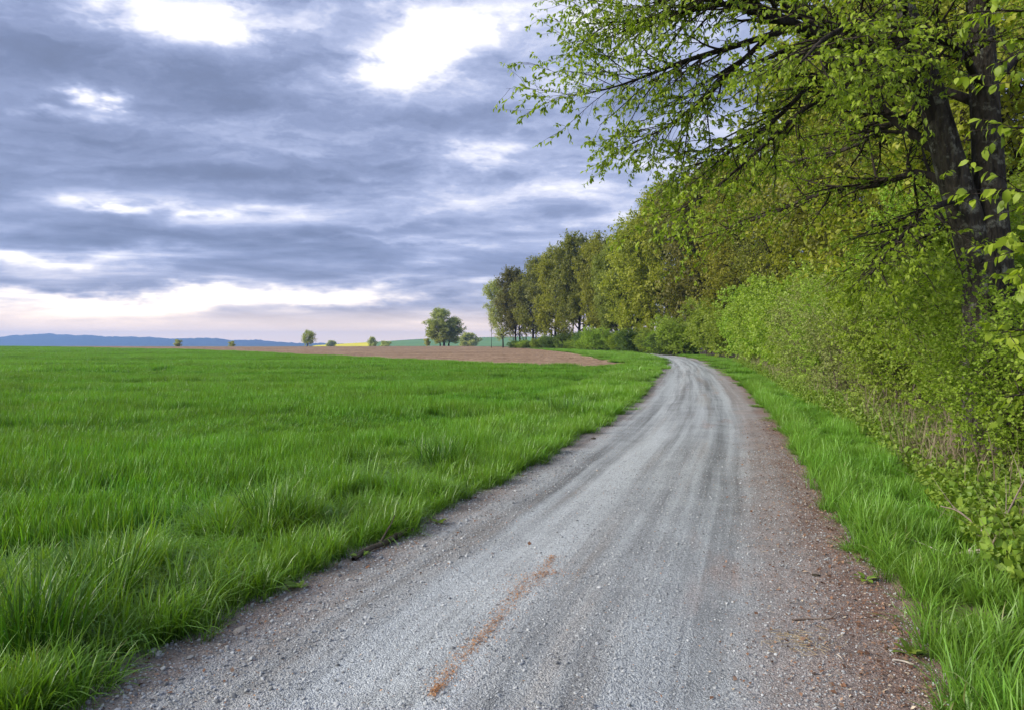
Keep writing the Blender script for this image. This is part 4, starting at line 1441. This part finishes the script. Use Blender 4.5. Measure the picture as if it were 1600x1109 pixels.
def build_hero():
    rng = np.random.default_rng(301)
    D = 8.4
    stems = [
        [(1556, 775, D, .40), (1552, 740, D, .33), (1547, 600, D, .285), (1546, 500, D, .27), (1544, 430, D, .26), (1548, 350, D, .175), (1544, 260, D, .16), (1538, 150, D, .145), (1530, 20, D, .14), (1524, -180, D, .11), (1530, -420, D, .07), (1540, -640, D, .03)],
        [(1540, 470, D, .16), (1524, 400, D, .18), (1505, 330, D, .175), (1482, 250, D, .16), (1458, 160, D, .145), (1428, 60, D, .12), (1404, -30, D, .10), (1385, -220, D, .075), (1370, -420, D, .045), (1360, -560, D, .02)],
    ]
    limbs = [
        [(1478, 230, D, .10), (1448, 160, D - .05, .09), (1415, 122, D - .1, .078), (1350, 86, D - .2, .068), (1240, 40, D - .3, .058), (1160, 0, D - .4, .048), (1075, -50, D - .5, .033), (1000, -90, D - .6, .018)],
        [(1470, 240, D, .06), (1420, 205, D + .3, .055), (1372, 165, D + .6, .05), (1330, 118, D + .8, .045), (1285, 60, D + 1.0, .036), (1230, -10, D + 1.2, .028), (1150, -100, D + 1.5, .015)],
        [(1420, 125, D - .1, .04), (1345, 124, D - .3, .035), (1290, 150, D - .5, .03), (1245, 180, D - .6, .025), (1180, 240, D - .7, .018), (1110, 300, D - .8, .010), (1060, 330, D - .9, .006)],
        [(1245, 42, D - .3, .04), (1150, 72, D - .4, .032), (1070, 96, D - .5, .024), (1020, 115, D - .6, .016), (965, 135, D - .7, .010), (905, 150, D - .8, .005)],
        [(1165, 2, D - .4, .034), (1090, 14, D - .3, .027), (1030, 28, D - .2, .020), (975, 34, D - .1, .012), (920, 38, D, .006)],
        [(1225, 35, D - .3, .034), (1150, 105, D - .2, .028), (1095, 160, D, .021), (1040, 200, D + .2, .013), (980, 228, D + .3, .006)],
        [(1320, 75, D - .2, .036), (1260, 140, D, .03), (1190, 205, D + .2, .024), (1125, 245, D + .4, .016), (1070, 262, D + .6, .008)],
        [(1500, 310, D, .05), (1440, 270, D + .6, .045), (1370, 290, D + 1.2, .038), (1290, 300, D + 1.8, .03), (1190, 340, D + 2.4, .02), (1090, 372, D + 3.0, .008)],
        [(1240, 40, D - .3, .034), (1140, 10, D - .6, .026), (1080, -10, D - .7, .018), (1020, 5, D - .9, .008)],
        [(1404, -30, D, .06), (1330, -80, D - .5, .045), (1230, -110, D - 1.0, .034), (1130, -120, D - 1.2, .024), (1050, -90, D - 1.4, .010)],
        [(1440, 100, D, .055), (1390, 60, D - .6, .045), (1340, 40, D - 1.3, .035), (1290, 60, D - 2.0, .022), (1250, 100, D - 2.6, .008)],
        [(1538, 150, D, .05), (1500, 80, D - .5, .04), (1450, 60, D - 1.1, .03), (1410, 70, D - 1.6, .02), (1380, 110, D - 2.0, .008)],
        [(1530, 20, D, .06), (1580, -40, D - .6, .05), (1640, -80, D - 1.2, .035), (1680, -60, D - 1.8, .015)],
        [(1538, 150, D, .05), (1590, 90, D + .8, .04), (1650, 40, D + 1.6, .03), (1700, 20, D + 2.2, .012)],
        [(1500, 310, D, .04), (1450, 330, D - .5, .03), (1400, 380, D - .9, .02), (1360, 430, D - 1.2, .008)],
        [(1505, 330, D, .04), (1470, 360, D + .7, .032), (1420, 380, D + 1.4, .022), (1360, 420, D + 2.0, .010)],
        [(1460, 165, D, .05), (1400, 190, D + 1.0, .04), (1330, 230, D + 2.0, .03), (1250, 250, D + 3.0, .018), (1180, 270, D + 3.6, .008)],
        [(1385, -220, D, .05), (1290, -230, D - .3, .04), (1180, -220, D - .6, .028), (1060, -180, D - .8, .015)],
    ]
    sp = [poly(s) for s in stems]
    lp = [poly(s) for s in limbs]
    sq, sr = np.stack([s[0] for s in sp]), np.stack([s[1] for s in sp])
    lq, lr = np.stack([s[0] for s in lp]), np.stack([s[1] for s in lp])
    # extra limbs to the back and the top
    eq, er = children(rng, sq, sr, 9, 0.5, 0.98, 0.9, 0.2, (1.8, 3.2), 0.4, 14, 0.06, 0.02, taper=0.12)
    keep = eq[:, -1, 1] > 8.6
    eq, er = eq[keep], er[keep]
    aq, ar = np.concatenate([lq, eq]), np.concatenate([lr, er])
    q2, r2 = children(rng, aq, ar, 28, 0.14, 1.0, 0.75, 0.25, (0.55, 1.35), 0.5, 7, 0.10, -0.03, taper=0.25, rmin=0.004, shape=lambda t: 1.15 - 0.55 * t, flat=0.6)
    q3, r3 = children(rng, q2, r2, 11, 0.12, 1.0, 0.75, 0.25, (0.14, 0.38), 0.6, 4, 0.14, -0.03, taper=0.4, rmin=0.0022, flat=0.6)
    root = empty('hornbeam_tree', (float(sq[0, 0, 0]), float(sq[0, 0, 1]), 0.0))
    o = np.array(root.location)
    tag(root, 'big hornbeam with thick dark double trunk and boughs hanging over the road', 'tree')
    tq = np.linspace(0, 13, 60)
    sq2 = np.stack([np.stack([np.interp(tq, np.arange(14.), q[:, k]) for k in range(3)], -1) for q in sq])
    sr2 = np.stack([np.interp(tq, np.arange(14.), r) for r in sr])
    V, Fs = tubes([(sq2 - o, sr2, 36)])
    Vr = V.reshape(2, 60, 36, 3)
    ax = (sq2 - o)[:, :, None]
    a = np.arange(36) / 36 * 2 * np.pi
    cxn, cyn = np.cos(a)[None, None] * 2.2 + Vr[..., 2] * 0.35, np.sin(a)[None, None] * 2.2 + Vr[..., 2] * 0.5
    k = 1 + 0.16 * (fbm(cxn, cyn, 71, 2) - 0.5) + 0.10 * (fbm(cxn * 3.5, cyn * 3.5 + Vr[..., 2], 72, 2) - 0.5)
    V = (ax + (Vr - ax) * k[..., None]).reshape(-1, 3)
    link('trunk', mesh_np('trunk', V, Fs, M_bark_big, smooth=True), root)
    V, Fs = tubes([(aq - o, ar, 8)])
    tag(link('limbs', mesh_np('limbs', V, Fs, M_bark, smooth=True), root), kind='stuff')
    V, Fs = tubes([(q2 - o, r2, 5), (q3 - o, r3, 3)])
    tag(link('twigs', mesh_np('twigs', V, Fs, M_branch, smooth=True), root), kind='stuff')
    # leaves hang in small bunches at the shoots
    lv1 = leaves_on(rng, q3 - o, 9, (0.034, 0.064), t0=0.45, droop=0.5, spread=0.75, width=0.52, tmpl=LEAF4)
    lv2 = leaves_on(rng, q2 - o, 6, (0.045, 0.075), t0=0.4, droop=0.55, spread=0.7, width=0.62, tmpl=LEAF4)
    V, Fs, A = join_leaves([lv1, lv2])
    print('hero leaves', len(V) // 6)
    tag(link('crown', mesh_np('crown', V, Fs, L_horn, {'rnd': A}), root), kind='stuff')

    # neighbouring tree, trunk beyond the right edge, boughs reaching into the picture
    rng = np.random.default_rng(302)
    d2 = 4.6
    bx, by = 4.35, 4.7
    st = np.array([[bx, by, -0.1], [bx - .05, by, 1.0], [bx + .05, by + .05, 2.0], [bx - .1, by, 3.0], [bx - .1, by + .1, 4.2], [bx - .2, by + .1, 5.6]])
    tt = np.linspace(0, 5, 14)
    sq = np.stack([smooth_interp(tt, np.arange(6.), st[:, k]) for k in range(3)], -1)[None]
    sr = np.interp(tt, [0, 5], [0.11, 0.03])[None]
    tips = [(1560, 115, 4.2), (1568, 200, 4.1), (1550, 300, 4.3), (1550, 380, 4.2), (1575, 430, 4.2), (1590, 60, 4.0), (1565, 520, 4.4), (1590, 300, 3.8), (1520, 20, 4.6), (1570, 620, 4.5)]
    br = []
    for px, py, d in tips:
        e = P(px, py, d)
        s = np.array([bx - 0.1, by, min(max(e[2] - 0.35, 0.8), 5.0)])
        mid_ = (s + e) / 2 + np.array([0, 0, 0.28])
        t = np.linspace(0, 1, 14)[:, None]
        br.append((1 - t) ** 2 * s + 2 * t * (1 - t) * mid_ + t ** 2 * e)
    bq = np.stack(br)
    brr = np.repeat(np.linspace(0.02, 0.004, 14)[None], len(bq), 0)
    q3, r3 = children(rng, bq, brr, 12, 0.3, 1.0, 0.75, 0.2, (0.15, 0.4), 0.6, 4, 0.14, -0.03, taper=0.4, rmin=0.0022, flat=0.7)
    root = empty('young_hornbeam', (bx, by, 0))
    o = np.array(root.location)
    tag(root, 'young tree at the right picture edge with large bright hanging leaves', 'tree')
    V, Fs = tubes([(sq - o, sr, 10)])
    link('trunk', mesh_np('trunk', V, Fs, M_bark, smooth=True), root)
    V, Fs = tubes([(bq - o, brr, 5), (q3 - o, r3, 3)])
    tag(link('branches', mesh_np('branches', V, Fs, M_branch, smooth=True), root), kind='stuff')
    lv1 = leaves_on(rng, q3 - o, 7, (0.05, 0.085), t0=0.2, droop=0.6, spread=0.6, width=0.64, tmpl=LEAF4)
    lv2 = leaves_on(rng, bq - o, 16, (0.05, 0.08), t0=0.5, droop=0.6, spread=0.6, width=0.64, tmpl=LEAF4)
    V, Fs, A = join_leaves([lv1, lv2])
    tag(link('crown', mesh_np('crown', V, Fs, L_horn, {'rnd': A}), root), kind='stuff')


build_hero()


# ------------------------------------------------------------------ undergrowth, brambles, fallen wood, small finds
def build_undergrowth():
    rng = np.random.default_rng(401)
    # leafy ground plants and dry stalks at the foot of the hedge
    def weed(n, R_, size, hmax):
        a = rng.random(n) * 6.283
        p0 = np.stack([R_ * rng.random(n) * np.cos(a), R_ * rng.random(n) * np.sin(a), 0 * a], -1)
        d0 = norm(np.stack([np.cos(a) * 0.4, np.sin(a) * 0.4, np.ones(n)], -1))
        q = sweep(rng, p0, d0, rng.uniform(0.3, 1.0, n) * hmax, 4, 0.15, 0.0)
        V, Fs, A = leaves_on(rng, q, 7, size, t0=0.25, droop=0.1, spread=1.0, width=0.75)
        return mesh_np('weed', V, Fs, L_weed, {'rnd': A})
    weeds = [weed(14, 0.18, (0.03, 0.07), 0.45) for _ in range(5)]
    dry = [blade_mesh('dry', G_dry, rng, 16, 0.15, 0.25, 0.9, 0.003, 0.006, 0.45, 0.5, seg=4, disc=True) for _ in range(4)]
    coll = proto_coll('undergrowth', weeds + dry)
    n = 6500
    Y = 3 + 55 * rng.random(n) ** 1.6
    inner = np.interp(Y, [2, 5, 8, 12, 20, 60], [1.45, 1.05, 1.3, 1.45, 1.25, 2.1])
    X = road_r(Y) + inner + np.abs(rng.normal(0, 0.9, n))
    ok = in_view(X, Y, 0.08)
    X, Y = X[ok], Y[ok]
    n = len(X)
    cl = fbm(X * 0.9, Y * 0.9, 91, 2)
    isdry = rng.random(n) < np.clip((cl - 0.46) * 2.6, 0.05, 0.55)
    idx = np.where(isdry, rng.integers(5, 9, n), rng.integers(0, 5, n))
    s = rng.uniform(0.6, 1.25, n)
    scatter('undergrowth', np.stack([X, Y, terrain(X, Y) + 0.02], -1), np.stack([rng.normal(0, .12, n), rng.normal(0, .12, n), rng.random(n) * 6.28], -1), np.stack([s, s, s], -1), idx, coll,
            'tangle of weeds and dry stalks at the foot of the hedge', 'undergrowth')


build_undergrowth()


def wand(name, pts, r0, r1, m, label, cat, group=None, side=0, seed=1, sides=6):
    rng = np.random.default_rng(seed)
    pts = np.asarray(pts, float)
    t = np.arange(len(pts), dtype=float)
    tt = np.linspace(0, len(pts) - 1, 16)
    q = np.stack([smooth_interp(tt, t, pts[:, k]) for k in range(3)], -1)[None]
    rr = np.linspace(r0, r1, 16)[None] * (1 + rng.normal(0, 0.06, (1, 16)))
    grp = []
    o = q[0, 0].copy()
    if side:
        c, cr = children(rng, q, rr, side, 0.25, 0.95, 0.6, 0.2, (0.12, 0.4), 0.6, 5, 0.1, 0.0, taper=0.3)
        grp.append((c - o, cr, 4))
    V, Fs = tubes([(q - o, rr, sides)] + grp)
    ob = link(name, mesh_np(name, V, Fs, m, smooth=True))
    ob.location = o
    return tag(ob, label, cat, group)


def G(px, py, dz=0.0):
    d = gd(py)
    return [(px - 800) / F * d, d, dz]


def build_finds():
    wand('fallen_branch', [P(1440, 888, 5.6), P(1490, 866, 5.5), P(1540, 858, 5.4), P(1610, 856, 5.3)], 0.006, 0.011, M_palebranch, 'pale bleached branch lying over the undergrowth at right edge', 'branch', side=5, seed=3)
    wand('bramble_cane', [P(1360, 822, 6.0), P(1440, 848, 5.6), P(1500, 876, 5.2), P(1570, 892, 4.9), P(1620, 888, 4.8)], 0.004, 0.006, M_palebranch, 'long thin arching cane leaning over the right verge', 'branch', side=2, seed=4)
    wand('dead_stem', [P(1520, 915, 5.0), P(1560, 830, 5.2), P(1590, 770, 5.4), P(1610, 730, 5.5)], 0.008, 0.005, M_twig, 'dry upright stem in the brush at the right edge', 'branch', side=6, seed=5)
    wand('dead_stem', [P(1590, 905, 5.0), P(1545, 840, 5.3), P(1500, 800, 5.6), P(1470, 790, 5.8)], 0.008, 0.004, M_twig, 'dry stem leaning left across the brush at the right edge', 'branch', side=6, seed=6)
    wand('fallen_twig', [G(1238, 977, .035), G(1270, 974, .03), G(1298, 974, .035), G(1308, 968, .05)], 0.006, 0.004, M_twig, 'dark crooked twig lying on the road near its right edge', 'twig', seed=7)
    wand('fallen_twig', [G(838, 1064, .035), G(848, 1056, .035), G(858, 1050, .035)], 0.003, 0.002, M_straw, 'pale straw stalk lying on the road right of the orange streak', 'twig', seed=8)
    wand('fallen_twig', [G(697, 1077, .035), G(712, 1079, .035), G(726, 1081, .035)], 0.003, 0.002, M_straw, 'pale straw stalk at the near end of the orange streak', 'twig', seed=9)
    wand('fallen_twig', [G(1308, 1032, .035), G(1314, 1037, .035), G(1318, 1043, .035)], 0.004, 0.003, M_palebranch, 'short pale stick on the brown right road edge', 'twig', seed=10)
    wand('fallen_twig', [G(1395, 1042, .04), G(1412, 1045, .04), G(1428, 1052, .045)], 0.005, 0.004, M_palebranch, 'pale stick where the grass meets the right road edge', 'twig', seed=11)
    # straw heaps on the right of the road
    rng = np.random.default_rng(17)
    for (px, py, r, nn, lab) in ((1262, 1016, 0.10, 60, 'small heap of yellow straw near the right road edge'), (1232, 1001, 0.05, 26, 'tiny tuft of yellow straw left of the straw heap')):
        c = np.array(G(px, py, 0.0))
        p0 = np.stack([rng.normal(0, r, nn), rng.normal(0, r * 0.6, nn), 0.03 + 0.012 * rng.random(nn)], -1)
        a = rng.random(nn) * 6.283
        d = np.stack([np.cos(a), np.sin(a), rng.normal(0, 0.1, nn)], -1)
        q = sweep(rng, p0, norm(d), rng.uniform(0.03, 0.08, nn), 3, 0.15, 0)
        V, Fs = tubes([(q, np.full((nn, 3), 0.0013), 3)])
        o = link('straw_heap', mesh_np('straw_heap', V, Fs, M_straw))
        o.location = c
        tag(o, lab, 'straw', kind='stuff')
    # rotten log in the left grass edge
    wand('rotten_log', [G(552, 882, .04), G(575, 868, .05), G(600, 858, .05), G(622, 846, .055), G(640, 836, .05)], 0.016, 0.028, M_log, 'dark rotten log half hidden in the grass at the left road edge', 'log', side=2, seed=12, sides=9)
    # lone stones
    for (px, py, s, lab) in ((927, 688, 0.11, 'dark stone on the left road edge in the middle distance'), (642, 834, 0.07, 'pale stone at the far end of the rotten log'), (145, 1086, 0.09, 'pale stone in the grass margin at bottom left'), (375, 993, 0.08, 'flat pale stone at the left road edge in front'), (1275, 905, 0.045, 'small dark stone on the right part of the road')):
        me = rock_mesh(rng, 'stone', M_log if 'dark' in lab else M_palebranch, 0.55)
        o = link('stone', me)
        o.location = G(px, py, 0.03)
        o.scale = (s * 1.3, s, s)
        o.rotation_euler = (0, 0, rng.random() * 6)
        tag(o, lab, 'stone')
    # single dark tufts of taller grass standing out of the left verge
    for (px, py, n, h, sp, lab) in ((55, 1050, 260, 0.66, 0.20, 'tall dark green grass tuft at the bottom left picture edge'), (432, 838, 200, 0.56, 0.20, 'dark green grass tuft between wheat and verge in the foreground'),
                                    (690, 736, 220, 0.54, 0.28, 'dark green grass tuft halfway along the left verge'), (885, 652, 260, 0.62, 0.5, 'dark grass tuft on the left verge before the bend'), (160, 965, 200, 0.56, 0.18, 'bushy grass tuft right of the bottom left tuft')):
        V, Fs, hh, rr = blades(rng, n, sp, h * 0.55, h, 0.005, 0.011, 0.16, 0.55, seg=5, disc=True, out=0.75)
        o = link('grass_tuft', mesh_np('grass_tuft', V, Fs, G_tuft, {'h': hh, 'rnd': rr}, smooth=True))
        o.location = G(px, py, 0.0)
        tag(o, lab, 'grass', 'dark tufts on the left verge')
    # broad-leaved weeds rooted in the road margin
    for i, (px, py, lab) in enumerate(((468, 925, 'small light green weed at the left road edge, nearest the camera'), (565, 876, 'round-leaved weed in front of the rotten log'), (686, 822, 'small weed at the left road edge beyond the rotten log'),
                                       (850, 727, 'small weed at the left road edge in the middle distance'), (1027, 748, 'tiny green plant growing in the middle of the road'), (1420, 1030, 'broad-leaved weed at the right road edge in front'), (1352, 912, 'light green weed at the right road edge'))):
        n = 9
        a = np.linspace(0, 6.28, n, endpoint=False) + rng.normal(0, .3, n)
        d = np.stack([np.cos(a), np.sin(a), rng.uniform(0.2, 0.9, n)], -1)
        V, Fs, A = leaf_arrays(rng, np.zeros((n, 3)) + d * 0.015, d, np.tile([0, 0, 1.0], (n, 1)) + rng.normal(0, .2, (n, 3)), rng.uniform(0.05, 0.10, n) * (0.45 if 'tiny' in lab else 1.0), 0.6, LEAF4)
        o = link('weed', mesh_np('weed', V, Fs, L_weed, {'rnd': A}))
        o.location = G(px, py, 0.025)
        tag(o, lab, 'weed', 'weeds rooted along the road margins')


build_finds()


# ------------------------------------------------------------------ haze
def build_haze():
    x0, x1, y0, y1, z0, z1 = -6800, 6800, -5700, 5700, -22, 80
    V = np.array([[x, y, z] for z in (z0, z1) for y in (y0, y1) for x in (x0, x1)], float)
    f = np.array([[0, 2, 3, 1], [4, 5, 7, 6], [0, 1, 5, 4], [2, 6, 7, 3], [0, 4, 6, 2], [1, 3, 7, 5]])
    m = bpy.data.materials.new('haze_air')
    m.use_nodes = True
    m.node_tree.nodes.clear()
    g = NT(m.node_tree)
    out = g.new('ShaderNodeOutputMaterial')
    v = g.new('ShaderNodeVolumePrincipled')
    v.inputs['Color'].default_value = (0.32, 0.54, 1.0, 1)
    v.inputs['Density'].default_value = 0.00021
    v.inputs['Anisotropy'].default_value = 0.2
    g.l.new(v.outputs[0], out.inputs['Volume'])
    o = link('haze', mesh_np('haze', V, [f], m))
    tag(o, 'thin blue haze of the open air over the whole countryside', 'haze', kind='stuff')


build_haze()
